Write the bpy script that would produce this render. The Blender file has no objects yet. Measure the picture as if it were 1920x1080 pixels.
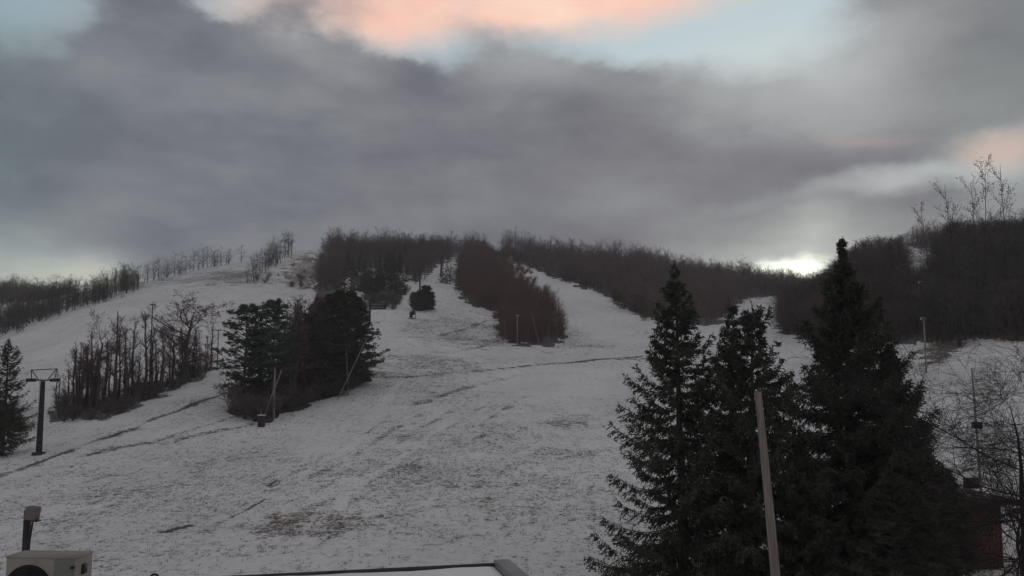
import bpy, math, random
import numpy as np
from mathutils import Vector, Matrix

R = math.radians
HAZE = .00035
scene = bpy.context.scene
COL = scene.collection
rng = np.random.default_rng(7)
random.seed(7)

# ------------------------------------------------------------------ camera
F, PITCH, CAMZ = 1663.0, R(6.0), 10.0
cam = bpy.data.objects.new("camera", bpy.data.cameras.new("camera"))
COL.objects.link(cam)
cam.data.sensor_width = 36.0
cam.data.lens = 36.0 * F / 1920.0
cam.data.clip_start = 0.1
cam.data.clip_end = 20000.0
cam.location = (0, 0, CAMZ)
cam.rotation_euler = (R(90) + PITCH, 0, 0)
scene.camera = cam
SP, CP = math.sin(PITCH), math.cos(PITCH)

def direction(px, py):
    px = np.asarray(px, float); py = np.asarray(py, float)
    u, v = (px - 960) / F, (540 - py) / F
    return u, CP - v * SP, SP + v * CP

def at(px, py, d):
    """the point that lies d metres ahead on the sight line of a picture point"""
    x, y, z = direction(px, py)
    return float(x / y * d), float(d), float(CAMZ + z / y * d)

def slope_k(py):
    v = (540 - np.asarray(py, float)) / F
    return (SP + v * CP) / (CP - v * SP)

def project(x, y, z):
    f = y * CP + (z - CAMZ) * SP
    up = -y * SP + (z - CAMZ) * CP
    f = np.maximum(f, 1e-3)
    return 960 + F * x / f, 540 - F * up / f

# ------------------------------------------------------------------ terrain
def pchip(x, y, xq):
    x = np.asarray(x, float); y = np.asarray(y, float)
    h = np.diff(x); dl = np.diff(y) / h
    m = np.zeros_like(y)
    for i in range(1, len(x) - 1):
        if dl[i - 1] * dl[i] > 0:
            w1, w2 = 2 * h[i] + h[i - 1], h[i] + 2 * h[i - 1]
            m[i] = (w1 + w2) / (w1 / dl[i - 1] + w2 / dl[i])
    m[0], m[-1] = dl[0], dl[-1]
    xq = np.clip(xq, x[0], x[-1])
    i = np.clip(np.searchsorted(x, xq, side="right") - 1, 0, len(x) - 2)
    t = (xq - x[i]) / h[i]
    return ((1 + 2 * t) * (1 - t) ** 2 * y[i] + t * (1 - t) ** 2 * h[i] * m[i]
            + t * t * (3 - 2 * t) * y[i + 1] + t * t * (t - 1) * h[i] * m[i + 1])

# ground profiles: for a bearing (picture column) the sight line heights at distances
PROFILES = {
    -260: [(1080, 50), (920, 85), (850, 108), (790, 130), (720, 165), (660, 230), (620, 300), (590, 370), (570, 450), (562, 490)],
    0: [(1080, 50), (920, 85), (850, 108), (790, 132), (720, 170), (645, 245), (610, 310), (582, 370), (563, 450), (556, 490)],
    200: [(1080, 49), (900, 88), (840, 107), (780, 130), (705, 168), (640, 215), (590, 270), (562, 320), (546, 365), (537, 400)],
    300: [(1080, 48), (910, 84), (845, 104), (750, 138), (695, 165), (640, 210), (585, 270), (550, 320), (532, 370), (524, 410)],
    400: [(1080, 48), (920, 80), (850, 100), (765, 128), (695, 160), (640, 205), (580, 270), (540, 330), (515, 385), (499, 430)],
    560: [(1080, 48), (900, 81), (800, 115), (740, 140), (680, 178), (610, 250), (560, 310), (530, 350), (500, 400), (471, 460)],
    720: [(1080, 47), (900, 80), (790, 116), (720, 150), (650, 200), (590, 260), (555, 310), (500, 400), (475, 460)],
    860: [(1080, 47), (900, 80), (785, 119), (705, 160), (645, 215), (585, 275), (545, 325), (510, 390), (478, 470), (473, 500)],
    960: [(1080, 47), (900, 80), (785, 120), (700, 165), (650, 213), (600, 270), (550, 330), (510, 400), (482, 460), (466, 500)],
    1100: [(1080, 47), (900, 80), (785, 120), (700, 165), (650, 215), (600, 265), (560, 310), (535, 340), (515, 395), (497, 470)],
    1215: [(1080, 47), (900, 80), (785, 120), (705, 165), (660, 203), (600, 260), (570, 312), (540, 375), (508, 470)],
    1350: [(1080, 47), (900, 80), (790, 118), (720, 155), (660, 195), (612, 240), (592, 272), (570, 325), (550, 385), (531, 470)],
    1450: [(1080, 47), (900, 78), (790, 112), (720, 145), (660, 182), (632, 207), (605, 245), (580, 300), (562, 370), (547, 450)],
    1520: [(1080, 47), (900, 76), (790, 108), (720, 138), (660, 170), (637, 187), (610, 215), (585, 255), (572, 300), (556, 430)],
    1640: [(1080, 47), (900, 75), (800, 98), (720, 125), (670, 147), (640, 166), (590, 192), (545, 220), (512, 255), (505, 280)],
    1720: [(1080, 48), (920, 66), (820, 86), (740, 108), (680, 132), (640, 153), (600, 180), (560, 207), (530, 235), (500, 270), (470, 320), (453, 350)],
    1800: [(1080, 48), (950, 60), (850, 76), (750, 98), (690, 119), (640, 143), (590, 162), (545, 180), (500, 207), (478, 262), (462, 325), (456, 350)],
    1900: [(1080, 48), (950, 59), (850, 73), (750, 93), (690, 112), (640, 133), (590, 151), (540, 169), (484, 200), (478, 215)],
    2120: [(1080, 48), (950, 59), (850, 73), (750, 93), (690, 112), (640, 133), (590, 151), (540, 169), (480, 200), (474, 215)],
}
UCOL = np.array([(p - 960) / F for p in sorted(PROFILES)])
DG = np.concatenate([np.arange(0, 60, 2), np.arange(60, 560, 3), np.arange(560, 3300, 60)]).astype(float)
ZC = []
for p in sorted(PROFILES):
    pr = PROFILES[p]
    dd = [0.0, 30.0] + [d for _, d in pr]
    zz = [0.0, 0.0] + [float(CAMZ + slope_k(py) * d) for py, d in pr]
    last = zz[-1]
    for k, (dx, dz) in enumerate(((40, -1.0), (150, -10), (500, -30), (3000, -60))):
        dd.append(pr[-1][1] + dx); zz.append(last + dz)
    ZC.append(pchip(dd, zz, DG))
ZC = np.array(ZC)                                   # column x distance
UF = np.linspace(UCOL[0], UCOL[-1], 400)
ZF = np.array([pchip(UCOL, ZC[:, j], UF) for j in range(len(DG))]).T   # UF x DG
for _ in range(3):                                   # soften the folds between bearings
    ZF[1:-1] = 0.25 * ZF[:-2] + 0.5 * ZF[1:-1] + 0.25 * ZF[2:]

_perm = np.random.default_rng(3).random((256, 256))
def vnoise(x, y):
    xi = np.floor(x).astype(int); yi = np.floor(y).astype(int)
    fx = x - xi; fy = y - yi
    fx = fx * fx * (3 - 2 * fx); fy = fy * fy * (3 - 2 * fy)
    g = lambda a, b: _perm[a & 255, b & 255]
    return ((g(xi, yi) * (1 - fx) + g(xi + 1, yi) * fx) * (1 - fy)
            + (g(xi, yi + 1) * (1 - fx) + g(xi + 1, yi + 1) * fx) * fy)

def ground_base(x, y):
    x = np.asarray(x, float); y = np.asarray(y, float)
    r = np.hypot(x, y); az = np.arctan2(x, y)
    azc = np.clip(az, -R(34), R(34))
    u = np.tan(azc); d = r * np.cos(azc)
    d = np.clip(d, 0, DG[-1] - 1)
    fu = np.clip((u - UF[0]) / (UF[1] - UF[0]), 0, len(UF) - 1.001)
    iu = fu.astype(int); tu = fu - iu
    jd = np.clip(np.searchsorted(DG, d, side="right") - 1, 0, len(DG) - 2)
    td = (d - DG[jd]) / (DG[jd + 1] - DG[jd])
    z = ((ZF[iu, jd] * (1 - tu) + ZF[iu + 1, jd] * tu) * (1 - td)
         + (ZF[iu, jd + 1] * (1 - tu) + ZF[iu + 1, jd + 1] * tu) * td)
    a = np.clip((R(120) - np.abs(az)) / R(70), 0, 1)
    a = a * a * (3 - 2 * a)
    amp = np.clip((r - 45) / 60, 0, 1)
    z = z * a
    z += amp * ((vnoise(x / 26 + 9, y / 26 + 3) - .5) * 1.1 + (vnoise(x / 7 + 5, y / 7) - .5) * .34
                + (vnoise(x / 2.3, y / 2.3 + 7) - .5) * .12)
    return z

# polar grid of the ground sheet
az_in = np.linspace(-R(37), R(37), 860)
az_out = np.linspace(R(37), 2 * math.pi - R(37), 62)[1:-1]
AZ = np.concatenate([az_in, az_out])
RG = np.concatenate([[0.0, 8, 16, 24, 32, 38], np.arange(42, 150, .6), np.arange(150, 300, 1.3), np.arange(300, 560, 2.6),
                     np.arange(560, 900, 15), [940, 1000]])
na, nr = len(AZ), len(RG)
GX = np.sin(AZ)[None, :] * RG[:, None]
GY = np.cos(AZ)[None, :] * RG[:, None]
GZ = ground_base(GX, GY)

def ground(x, y):
    """height of the ground sheet itself (bilinear on its own grid)"""
    x = np.asarray(x, float); y = np.asarray(y, float)
    r = np.hypot(x, y); az = np.arctan2(x, y)
    fa = np.clip((az - AZ[0]) / (az_in[1] - az_in[0]), 0, len(az_in) - 1.001)
    ia = fa.astype(int); ta = fa - ia
    ir = np.clip(np.searchsorted(RG, r, side="right") - 1, 0, nr - 2)
    tr = (r - RG[ir]) / (RG[ir + 1] - RG[ir])
    z = (GZ[ir, ia] * (1 - ta) + GZ[ir, ia + 1] * ta) * (1 - tr) + (GZ[ir + 1, ia] * (1 - ta) + GZ[ir + 1, ia + 1] * ta) * tr
    return np.where(np.abs(az) < R(36.9), z, ground_base(x, y))

def hit(px, py):
    """where the sight line of a picture point first meets the ground (arrays); falls back to the crest of the bearing"""
    px = np.atleast_1d(np.asarray(px, float)); py = np.atleast_1d(np.asarray(py, float))
    dx, dy, dz = direction(px, py)
    T = np.concatenate([np.arange(20, 160, .5), np.arange(160, 640, 1.0)])
    X = (dx / dy)[:, None] * T; Y = np.broadcast_to(T, X.shape); Z = CAMZ + (dz / dy)[:, None] * T
    gap = Z - ground(X, Y)
    below = gap < 0
    idx = np.where(below.any(1), below.argmax(1), gap.argmin(1))
    ii = np.arange(len(px))
    i0 = np.maximum(idx - 1, 0)
    g0, g1 = gap[ii, i0], gap[ii, idx]
    w = np.where((g0 > 0) & (g1 < 0), g0 / np.maximum(g0 - g1, 1e-6), 1.0)
    t = T[i0] + (T[idx] - T[i0]) * w
    x = dx / dy * t
    return x, t, ground(x, t)

def spot(px, py):
    x, y, z = hit(px, py)
    return float(x[0]), float(y[0]), float(z[0])

def top_z(py, d):
    return float(CAMZ + slope_k(py) * d)

# ------------------------------------------------------------------ materials
def new_mat(name):
    m = bpy.data.materials.new(name); m.use_nodes = True
    nt = m.node_tree
    return m, nt, nt.nodes["Principled BSDF"]

def node(nt, kind, **kw):
    n = nt.nodes.new(kind)
    for k, v in kw.items():
        setattr(n, k, v)
    return n

def simple_mat(name, c1, c2, scale=2.0, rough=.85, detail=5, vary=.0, metallic=0.0, bump=0.0, stretch=(1, 1, 1)):
    m, nt, b = new_mat(name)
    tc = node(nt, "ShaderNodeTexCoord")
    mp = node(nt, "ShaderNodeMapping"); mp.inputs["Scale"].default_value = stretch
    nt.links.new(tc.outputs["Object"], mp.inputs[0])
    n = node(nt, "ShaderNodeTexNoise")
    n.inputs["Scale"].default_value = scale; n.inputs["Detail"].default_value = detail; n.inputs["Roughness"].default_value = .62
    nt.links.new(mp.outputs[0], n.inputs["Vector"])
    cr = node(nt, "ShaderNodeValToRGB")
    cr.color_ramp.elements[0].position = .32; cr.color_ramp.elements[0].color = (*c1, 1)
    cr.color_ramp.elements[1].position = .68; cr.color_ramp.elements[1].color = (*c2, 1)
    nt.links.new(n.outputs["Fac"], cr.inputs[0])
    out = cr.outputs[0]
    if vary:
        oi = node(nt, "ShaderNodeObjectInfo")
        mr = node(nt, "ShaderNodeMapRange"); mr.inputs[3].default_value = 1 - vary; mr.inputs[4].default_value = 1 + vary
        nt.links.new(oi.outputs["Random"], mr.inputs[0])
        hs = node(nt, "ShaderNodeHueSaturation")
        nt.links.new(mr.outputs[0], hs.inputs["Value"]); nt.links.new(out, hs.inputs["Color"])
        out = hs.outputs[0]
    nt.links.new(out, b.inputs["Base Color"])
    b.inputs["Roughness"].default_value = rough; b.inputs["Metallic"].default_value = metallic
    b.inputs["Specular IOR Level"].default_value = .25
    if bump:
        bp = node(nt, "ShaderNodeBump"); bp.inputs["Strength"].default_value = bump; bp.inputs["Distance"].default_value = .02
        nt.links.new(n.outputs["Fac"], bp.inputs["Height"]); nt.links.new(bp.outputs[0], b.inputs["Normal"])
    return m

M = {}
M["bark"] = simple_mat("bark", (.055, .045, .043), (.125, .104, .098), 3.0, .95, vary=.25, stretch=(1, 1, .3))
M["dark_bark"] = simple_mat("dark_bark", (.022, .018, .019), (.052, .042, .042), 3.0, .95, stretch=(1, 1, .3))
M["twig"] = simple_mat("twig", (.085, .062, .062), (.165, .120, .120), .15, .95, vary=.25)
M["twig_red"] = simple_mat("twig_red", (.125, .070, .072), (.205, .122, .124), .12, .95, vary=.25)
M["twig_grey"] = simple_mat("twig_grey", (.075, .068, .069), (.150, .132, .132), .2, .95, vary=.25)
M["spruce_needles"] = simple_mat("spruce_needles", (.040, .044, .037), (.095, .104, .080), .9, .9, vary=.12)
M["pine_needles"] = simple_mat("pine_needles", (.038, .060, .046), (.095, .130, .096), .5, .9, vary=.2)
M["dark_needles"] = simple_mat("dark_needles", (.040, .046, .036), (.082, .094, .070), .5, .9, vary=.15)
M["black_needles"] = simple_mat("black_needles", (.022, .025, .023), (.045, .050, .044), .5, .9, vary=.2)
M["dead_leaf"] = simple_mat("dead_leaf", (.09, .045, .032), (.17, .09, .06), 1.5, .9)
M["dry_grass"] = simple_mat("dry_grass", (.070, .060, .050), (.145, .118, .095), .4, .95)
M["brush"] = simple_mat("brush", (.075, .050, .044), (.15, .11, .09), .3, .95)
M["steel_dark"] = simple_mat("steel_dark", (.022, .024, .030), (.055, .058, .068), 3, .55, metallic=.3)
M["steel_grey"] = simple_mat("steel_grey", (.20, .21, .22), (.30, .31, .32), 4, .5, metallic=.4)
M["galvanised"] = simple_mat("galvanised", (.32, .32, .31), (.46, .46, .44), 5, .5, metallic=.3)
M["wood_pole"] = simple_mat("wood_pole", (.14, .115, .104), (.32, .275, .25), 16, .85, bump=.5, stretch=(1, 1, .04))
M["wood_grey"] = simple_mat("wood_grey", (.18, .165, .15), (.30, .275, .25), 4, .9, stretch=(1, 1, .1))
M["wood_dark"] = simple_mat("wood_dark", (.035, .028, .026), (.075, .058, .052), 3, .9, stretch=(1, 1, .2))
M["barn_red"] = simple_mat("barn_red", (.10, .042, .040), (.17, .072, .066), 3, .85, stretch=(6, 6, .4), bump=.3)
M["beige_metal"] = simple_mat("beige_metal", (.25, .225, .20), (.33, .30, .27), 3, .5)
M["tan_metal"] = simple_mat("tan_metal", (.13, .116, .114), (.185, .165, .162), 6, .6)
M["panel_grey"] = simple_mat("panel_grey", (.155, .155, .14), (.205, .205, .185), 3, .5)
M["black_plastic"] = simple_mat("black_plastic", (.012, .012, .013), (.03, .03, .032), 5, .5)
M["roof_metal"] = simple_mat("roof_metal", (.035, .040, .050), (.075, .082, .095), 2, .5, metallic=.3)
M["green_roof"] = simple_mat("green_roof", (.055, .065, .062), (.10, .115, .11), 2, .7)
M["cream_wall"] = simple_mat("cream_wall", (.42, .36, .24), (.55, .48, .33), 2, .8)
M["glass_dark"] = simple_mat("glass_dark", (.015, .018, .022), (.03, .034, .04), 2, .12)

def snow_mat(name, tint=(.82, .82, .84)):
    return simple_mat(name, tuple(c * .93 for c in tint), tint, 2.2, .75, bump=.35)
M["snow"] = snow_mat("snow")

# ------------------------------------------------------------------ mesh helpers
class MB:
    """collects triangles / quads as arrays and links them as one mesh object"""
    def __init__(self):
        self.v, self.f, self.n, self.mi = [], [], 0, []
    def add(self, verts, faces, mi=0):
        verts = np.asarray(verts, np.float32).reshape(-1, 3)
        faces = np.asarray(faces, np.int64)
        if len(faces) == 0:
            return
        self.v.append(verts); self.f.append(faces + self.n); self.mi.append(np.full(len(faces), mi, np.int32)); self.n += len(verts)
    def merged(self, mats_tf):
        pass
    def tubes(self, P0, P1, R0, R1, n=4, mi=0, cap=False):
        P0 = np.asarray(P0, float).reshape(-1, 3); P1 = np.asarray(P1, float).reshape(-1, 3)
        R0 = np.broadcast_to(np.asarray(R0, float), (len(P0),)); R1 = np.broadcast_to(np.asarray(R1, float), (len(P0),))
        if not len(P0):
            return
        d = P1 - P0
        d = d / np.maximum(np.linalg.norm(d, axis=1, keepdims=True), 1e-9)
        ref = np.where(np.abs(d[:, 2:3]) > .9, np.array([[1.0, 0, 0]]), np.array([[0, 0, 1.0]]))
        a = np.cross(d, ref); a /= np.linalg.norm(a, axis=1, keepdims=True)
        b = np.cross(d, a)
        ang = np.arange(n) * 2 * math.pi / n
        ring = a[:, None, :] * np.cos(ang)[None, :, None] + b[:, None, :] * np.sin(ang)[None, :, None]
        V = np.concatenate([P0[:, None] + ring * R0[:, None, None], P1[:, None] + ring * R1[:, None, None]], 1)
        k = np.arange(n); k2 = (k + 1) % n
        q = np.stack([k, k2, n + k2, n + k], 1)
        Fq = (np.arange(len(P0)) * 2 * n)[:, None, None] + q[None]
        self.add(V.reshape(-1, 3), Fq.reshape(-1, 4), mi)
        if cap:
            for s in range(len(P0)):
                base = s * 2 * n
                vv = V[s]
                c0 = vv[:n].mean(0); c1 = vv[n:].mean(0)
                ff0 = [[n, j, (j + 1) % n] for j in range(n)]
                self.add(np.vstack([vv[:n], c0]), np.array(ff0), mi)
                self.add(np.vstack([vv[n:], c1]), np.array([[n, (j + 1) % n, j] for j in range(n)]), mi)
    def blades(self, P0, P1, W, mi=0, side=None):
        """flat pointed blades (two triangles each, widest at a third of their length)"""
        P0 = np.asarray(P0, float).reshape(-1, 3); P1 = np.asarray(P1, float).reshape(-1, 3)
        if not len(P0):
            return
        W = np.broadcast_to(np.asarray(W, float), (len(P0),))
        d = P1 - P0
        if side is None:
            side = rng.normal(size=P0.shape)
        s = np.cross(d, side); s /= np.maximum(np.linalg.norm(s, axis=1, keepdims=True), 1e-9)
        mid = P0 + d * .38
        V = np.stack([P0, mid + s * W[:, None] * .5, P1, mid - s * W[:, None] * .5], 1)
        Fq = (np.arange(len(P0)) * 4)[:, None] + np.array([[0, 1, 2, 3]])
        self.add(V.reshape(-1, 3), Fq, mi)
    def slivers(self, P0, P1, W, mi=0):
        """one triangle per twig"""
        P0 = np.asarray(P0, float).reshape(-1, 3); P1 = np.asarray(P1, float).reshape(-1, 3)
        if not len(P0):
            return
        W = np.broadcast_to(np.asarray(W, float), (len(P0),))
        s = np.cross(P1 - P0, rng.normal(size=P0.shape)); s /= np.maximum(np.linalg.norm(s, axis=1, keepdims=True), 1e-9)
        V = np.stack([P0 + s * W[:, None] * .5, P0 - s * W[:, None] * .5, P1], 1)
        self.add(V.reshape(-1, 3), (np.arange(len(P0)) * 3)[:, None] + np.array([[0, 1, 2]]), mi)
    def box(self, c, s, mi=0, rot=None):
        c = np.asarray(c, float); s = np.asarray(s, float) / 2
        V = np.array([[x, y, z] for x in (-1, 1) for y in (-1, 1) for z in (-1, 1)], float) * s
        if rot is not None:
            V = V @ np.array(rot).T
        self.add(V + c, np.array([[0, 1, 3, 2], [4, 6, 7, 5], [0, 4, 5, 1], [2, 3, 7, 6], [0, 2, 6, 4], [1, 5, 7, 3]]), mi)
    def arrays(self):
        """vertices plus face loops, ready to be copied many times"""
        V = np.concatenate(self.v) if self.v else np.zeros((0, 3), np.float32)
        return V, self.f, self.mi
    def mesh(self, name, mats, smooth=False):
        me = bpy.data.meshes.new(name)
        V = np.concatenate(self.v) if self.v else np.zeros((0, 3), np.float32)
        loops = np.concatenate([f.ravel() for f in self.f]) if self.f else np.zeros(0, np.int64)
        tot = np.concatenate([np.full(len(f), f.shape[1]) for f in self.f]) if self.f else np.zeros(0, np.int64)
        mi = np.concatenate(self.mi) if self.mi else np.zeros(0, np.int32)
        me.vertices.add(len(V)); me.vertices.foreach_set("co", V.astype(np.float32).ravel())
        me.loops.add(len(loops)); me.loops.foreach_set("vertex_index", loops.astype(np.int32))
        me.polygons.add(len(tot))
        me.polygons.foreach_set("loop_start", (np.concatenate([[0], np.cumsum(tot)[:-1]]) if len(tot) else tot).astype(np.int32))
        for m in mats:
            me.materials.append(m)
        me.polygons.foreach_set("material_index", mi.astype(np.int32))
        if smooth:
            me.polygons.foreach_set("use_smooth", np.ones(len(tot), bool))
        me.update(calc_edges=True)
        me.validate()
        return me

def link(name, me, parent=None, loc=(0, 0, 0), rz=0.0, s=1.0):
    o = bpy.data.objects.new(name, me)
    COL.objects.link(o)
    o.location = loc; o.rotation_euler = (0, 0, rz)
    o.scale = (s, s, s) if not hasattr(s, "__len__") else s
    if parent is not None:
        o.parent = parent
    return o

def tag(o, label=None, cat=None, group=None, kind=None):
    if label: o["label"] = label
    if cat: o["category"] = cat
    if group: o["group"] = group
    if kind: o["kind"] = kind
    return o

def thing(name, label, cat, loc=(0, 0, 0), rz=0.0, group=None, s=1.0):
    return tag(link(name, None, None, loc, rz, s), label, cat, group)

def bevelled(o, w=.01, seg=2):
    md = o.modifiers.new("edge", "BEVEL"); md.width = w; md.segments = seg; md.limit_method = "ANGLE"
    return o

# ------------------------------------------------------------------ the ground sheet with its bare patches and tracks
ATTR_BARE = np.zeros((nr, na)); ATTR_BROWN = np.zeros((nr, na)); ATTR_CLEAN = np.zeros((nr, na))
def seg_dist(x, y, pts):
    best = np.full(x.shape, 1e9)
    for (ax, ay), (bx, by) in zip(pts[:-1], pts[1:]):
        vx, vy = bx - ax, by - ay
        t = np.clip(((x - ax) * vx + (y - ay) * vy) / max(vx * vx + vy * vy, 1e-9), 0, 1)
        best = np.minimum(best, np.hypot(x - ax - t * vx, y - ay - t * vy))
    return best

def feature(attr, pix, width, strength, wob=0.0):
    x, y, z = hit([p[0] for p in pix], [p[1] for p in pix])
    pts = list(zip(x, y))
    lo, hi = max(y.min() - 12, 0), y.max() + 12
    rows = np.where((RG > lo * .9) & (RG < hi * 1.25))[0]
    if not len(rows): return
    r0, r1 = rows[0], rows[-1] + 1
    X, Y = GX[r0:r1], GY[r0:r1]
    W = (vnoise(X / 3.1 + 4, Y / 3.1 + 8) - .5) * wob * 2 if wob else 0
    d = seg_dist(X, Y, pts) + W
    k = np.clip(1 - d / width, 0, 1)
    attr[r0:r1] = np.maximum(attr[r0:r1], strength * k * k * (3 - 2 * k))

def patch(attr, px, py, rx, ry, strength):
    """an oval patch of the hillside, sizes in picture points turned to metres on the slope"""
    x, y, _ = spot(px, py)
    xl, yl, _ = spot(px - rx, py); xf, yf, _ = spot(px, py - ry); xn, yn, _ = spot(px, py + ry)
    a = abs(x - xl); b = max(abs(yf - yn) / 2, 1.0)
    W = (vnoise(GX / 4 + 31, GY / 4 + 2) - .5) * 1.1 + (vnoise(GX / 1.3 + 3, GY / 1.3 + 12) - .5) * .8
    q = np.hypot((GX - x - (GY - y) * x / y) / a, (GY - y) / b) + W
    k = np.clip(1.25 - q, 0, 1)
    attr[:] = np.maximum(attr, strength * np.clip(k * 1.6, 0, 1))

# ditch / cat-track along the left, other tracks across the slope
feature(ATTR_BARE, [(-40, 905), (10, 888), (70, 868), (140, 842), (210, 818), (280, 788), (340, 768), (420, 738)], 1.25, .42, .9)
feature(ATTR_BARE, [(-40, 905), (10, 888), (70, 868), (140, 842), (210, 818), (280, 788), (340, 768), (420, 738)], .5, .85, .4)
feature(ATTR_BARE, [(330, 826), (400, 808), (450, 802), (495, 790)], .7, .5, .6)
feature(ATTR_BARE, [(150, 858), (230, 838), (300, 826), (380, 800), (480, 770)], .9, .5, .6)
feature(ATTR_BARE, [(890, 696), (960, 690), (1060, 681), (1120, 674), (1205, 668)], 1.0, 1.0, .25)
feature(ATTR_BARE, [(1160, 674), (1230, 672), (1300, 676)], .9, .8, .25)
feature(ATTR_BARE, [(690, 706), (760, 708), (850, 700), (905, 694)], .9, .55, .3)
feature(ATTR_BARE, [(775, 760), (830, 741), (880, 724), (960, 708)], 1.1, .38, .9)
feature(ATTR_BARE, [(640, 660), (740, 668), (850, 660), (935, 640), (930, 610)], 1.0, .38, .9)
feature(ATTR_BARE, [(820, 630), (880, 615), (940, 592)], 1.2, .6, .8)
feature(ATTR_BARE, [(308, 998), (330, 992), (356, 986)], .45, 1.2, .1)
feature(ATTR_BARE, [(430, 972), (470, 952), (498, 936)], .35, 1.1, .15)
feature(ATTR_BARE, [(505, 910), (520, 900)], .4, 1.0, .1)
for q in range(5):
    o = q * 14
    feature(ATTR_BARE, [(380 + o * 5, 1000 - o), (520 + o * 5, 905 - o), (620 + o * 5, 850 - o), (720 + o * 5, 790 - o)], .45, .30, .5)
feature(ATTR_CLEAN, [(600, 870), (660, 835), (700, 790), (730, 740), (750, 715)], 1.1, .9, .3)
feature(ATTR_CLEAN, [(560, 1010), (680, 900), (760, 850), (860, 780)], 1.2, .7, .3)
feature(ATTR_CLEAN, [(0, 845), (120, 820), (250, 770), (390, 715)], 4.0, .8, 1.0)
feature(ATTR_CLEAN, [(1000, 520), (1070, 560), (1120, 600), (1150, 640)], 14, .9, 2)
patch(ATTR_CLEAN, 1060, 725, 160, 35, .75)
patch(ATTR_CLEAN, 620, 745, 90, 40, .5)
patch(ATTR_CLEAN, 100, 650, 200, 50, .45)
patch(ATTR_BROWN, 585, 968, 80, 26, 1.0); patch(ATTR_BARE, 590, 970, 95, 32, .40)
patch(ATTR_BARE, 790, 680, 110, 18, .34); patch(ATTR_BROWN, 775, 668, 40, 9, .7)
patch(ATTR_BARE, 850, 620, 100, 34, .27)
patch(ATTR_BARE, 1070, 853, 70, 14, .30); patch(ATTR_BROWN, 1060, 792, 30, 6, .8); patch(ATTR_BARE, 1062, 792, 45, 14, .26)
patch(ATTR_BARE, 800, 880, 220, 70, .16); patch(ATTR_BARE, 900, 900, 130, 24, .18); patch(ATTR_BARE, 940, 955, 220, 50, .12)
patch(ATTR_BARE, 430, 860, 110, 50, .14); patch(ATTR_BARE, 260, 930, 220, 50, .10)
patch(ATTR_BARE, 580, 510, 45, 30, .5); patch(ATTR_BROWN, 560, 505, 60, 22, .6); patch(ATTR_BARE, 440, 520, 60, 14, .4)
patch(ATTR_BARE, 370, 522, 60, 8, .35); patch(ATTR_BROWN, 440, 506, 50, 10, .4)
patch(ATTR_BARE, 945, 485, 35, 26, .8); patch(ATTR_BROWN, 945, 480, 40, 26, .9)
patch(ATTR_BARE, 1080, 640, 50, 22, .3); patch(ATTR_BARE, 1010, 560, 30, 25, .3)
patch(ATTR_BARE, 1760, 660, 70, 22, .8); patch(ATTR_BROWN, 1750, 655, 60, 18, .6)
patch(ATTR_BARE, 1850, 720, 120, 90, .35)
patch(ATTR_BARE, 1340, 604, 60, 6, .9); patch(ATTR_BROWN, 1330, 602, 60, 8, .9)

def in_poly(px, py, poly):
    inside = np.zeros(px.shape, bool)
    n = len(poly)
    for i in range(n):
        x1, y1 = poly[i]; x2, y2 = poly[(i + 1) % n]
        c = (y1 > py) != (y2 > py)
        xx = (x2 - x1) * (py - y1) / ((y2 - y1) if y2 != y1 else 1e-9) + x1
        inside ^= c & (px < xx)
    return inside
P_CENTRAL = [(616, 462), (700, 460), (850, 460), (848, 482), (800, 512), (772, 530), (760, 500), (700, 500), (648, 512), (640, 545), (588, 545), (603, 505)]
P_STRIP = [(866, 460), (905, 462), (928, 498), (966, 540), (1014, 570), (1058, 612), (1056, 645), (950, 646), (938, 622), (932, 583), (880, 570), (858, 535), (862, 490)]
P_RIDGE = [(938, 455), (1000, 470), (1100, 480), (1200, 490), (1350, 512), (1450, 530), (1530, 535), (1530, 560), (1450, 556), (1402, 560), (1370, 580), (1342, 605), (1262, 606), (1215, 598), (1150, 560), (1100, 537), (1050, 522), (1000, 502), (945, 468)]
P_MOUND = [(1455, 610), (1475, 630), (1530, 637), (1600, 640), (1722, 640), (1722, 565), (1704, 535), (1694, 490), (1600, 500), (1540, 560), (1480, 580)]
P_EAST = [(1722, 636), (1800, 637), (2010, 634), (2010, 470), (1900, 470), (1810, 480), (1775, 490), (1758, 540), (1725, 572)]
P_BROW = [(1698, 463), (1746, 470), (1830, 486), (1850, 440), (1698, 440)]
P_BELT = [(-30, 648), (60, 612), (130, 590), (255, 548), (255, 536), (130, 572), (60, 592), (-30, 612)]
P_LOW = [(-30, 574), (60, 572), (140, 560), (140, 552), (-30, 550)]
P_PINES = [(432, 775), (490, 790), (560, 766), (640, 740), (690, 708), (690, 690), (560, 720), (440, 745)]
P_BARES = [(90, 790), (200, 784), (300, 746), (402, 694), (402, 672), (300, 715), (200, 745), (90, 770)]
VPX, VPY = project(GX, np.maximum(GY, .1), GZ)
FRONT = (GY > 60)
VPX = VPX + (vnoise(GX / 3 + 1, GY / 3) - .5) * 26; VPY = VPY + (vnoise(GX / 3 + 50, GY / 3 + 9) - .5) * 14
for poly, lo, hi in ((P_CENTRAL, 300, 520), (P_STRIP, 200, 520), (P_RIDGE, 215, 520), (P_MOUND, 150, 340), (P_EAST, 125, 260), (P_BROW, 300, 440), (P_PINES, 100, 190), (P_BARES, 100, 190)):
    weak = poly is P_BARES
    mm = in_poly(VPX, VPY, poly) & FRONT & (GY > lo) & (GY < hi)
    ATTR_BARE[mm] = .7 if weak else 2.6; ATTR_BROWN[mm] = .1
tm = MB()
idx = np.arange(nr * na).reshape(nr, na)
nx = np.roll(idx, -1, 1)
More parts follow.
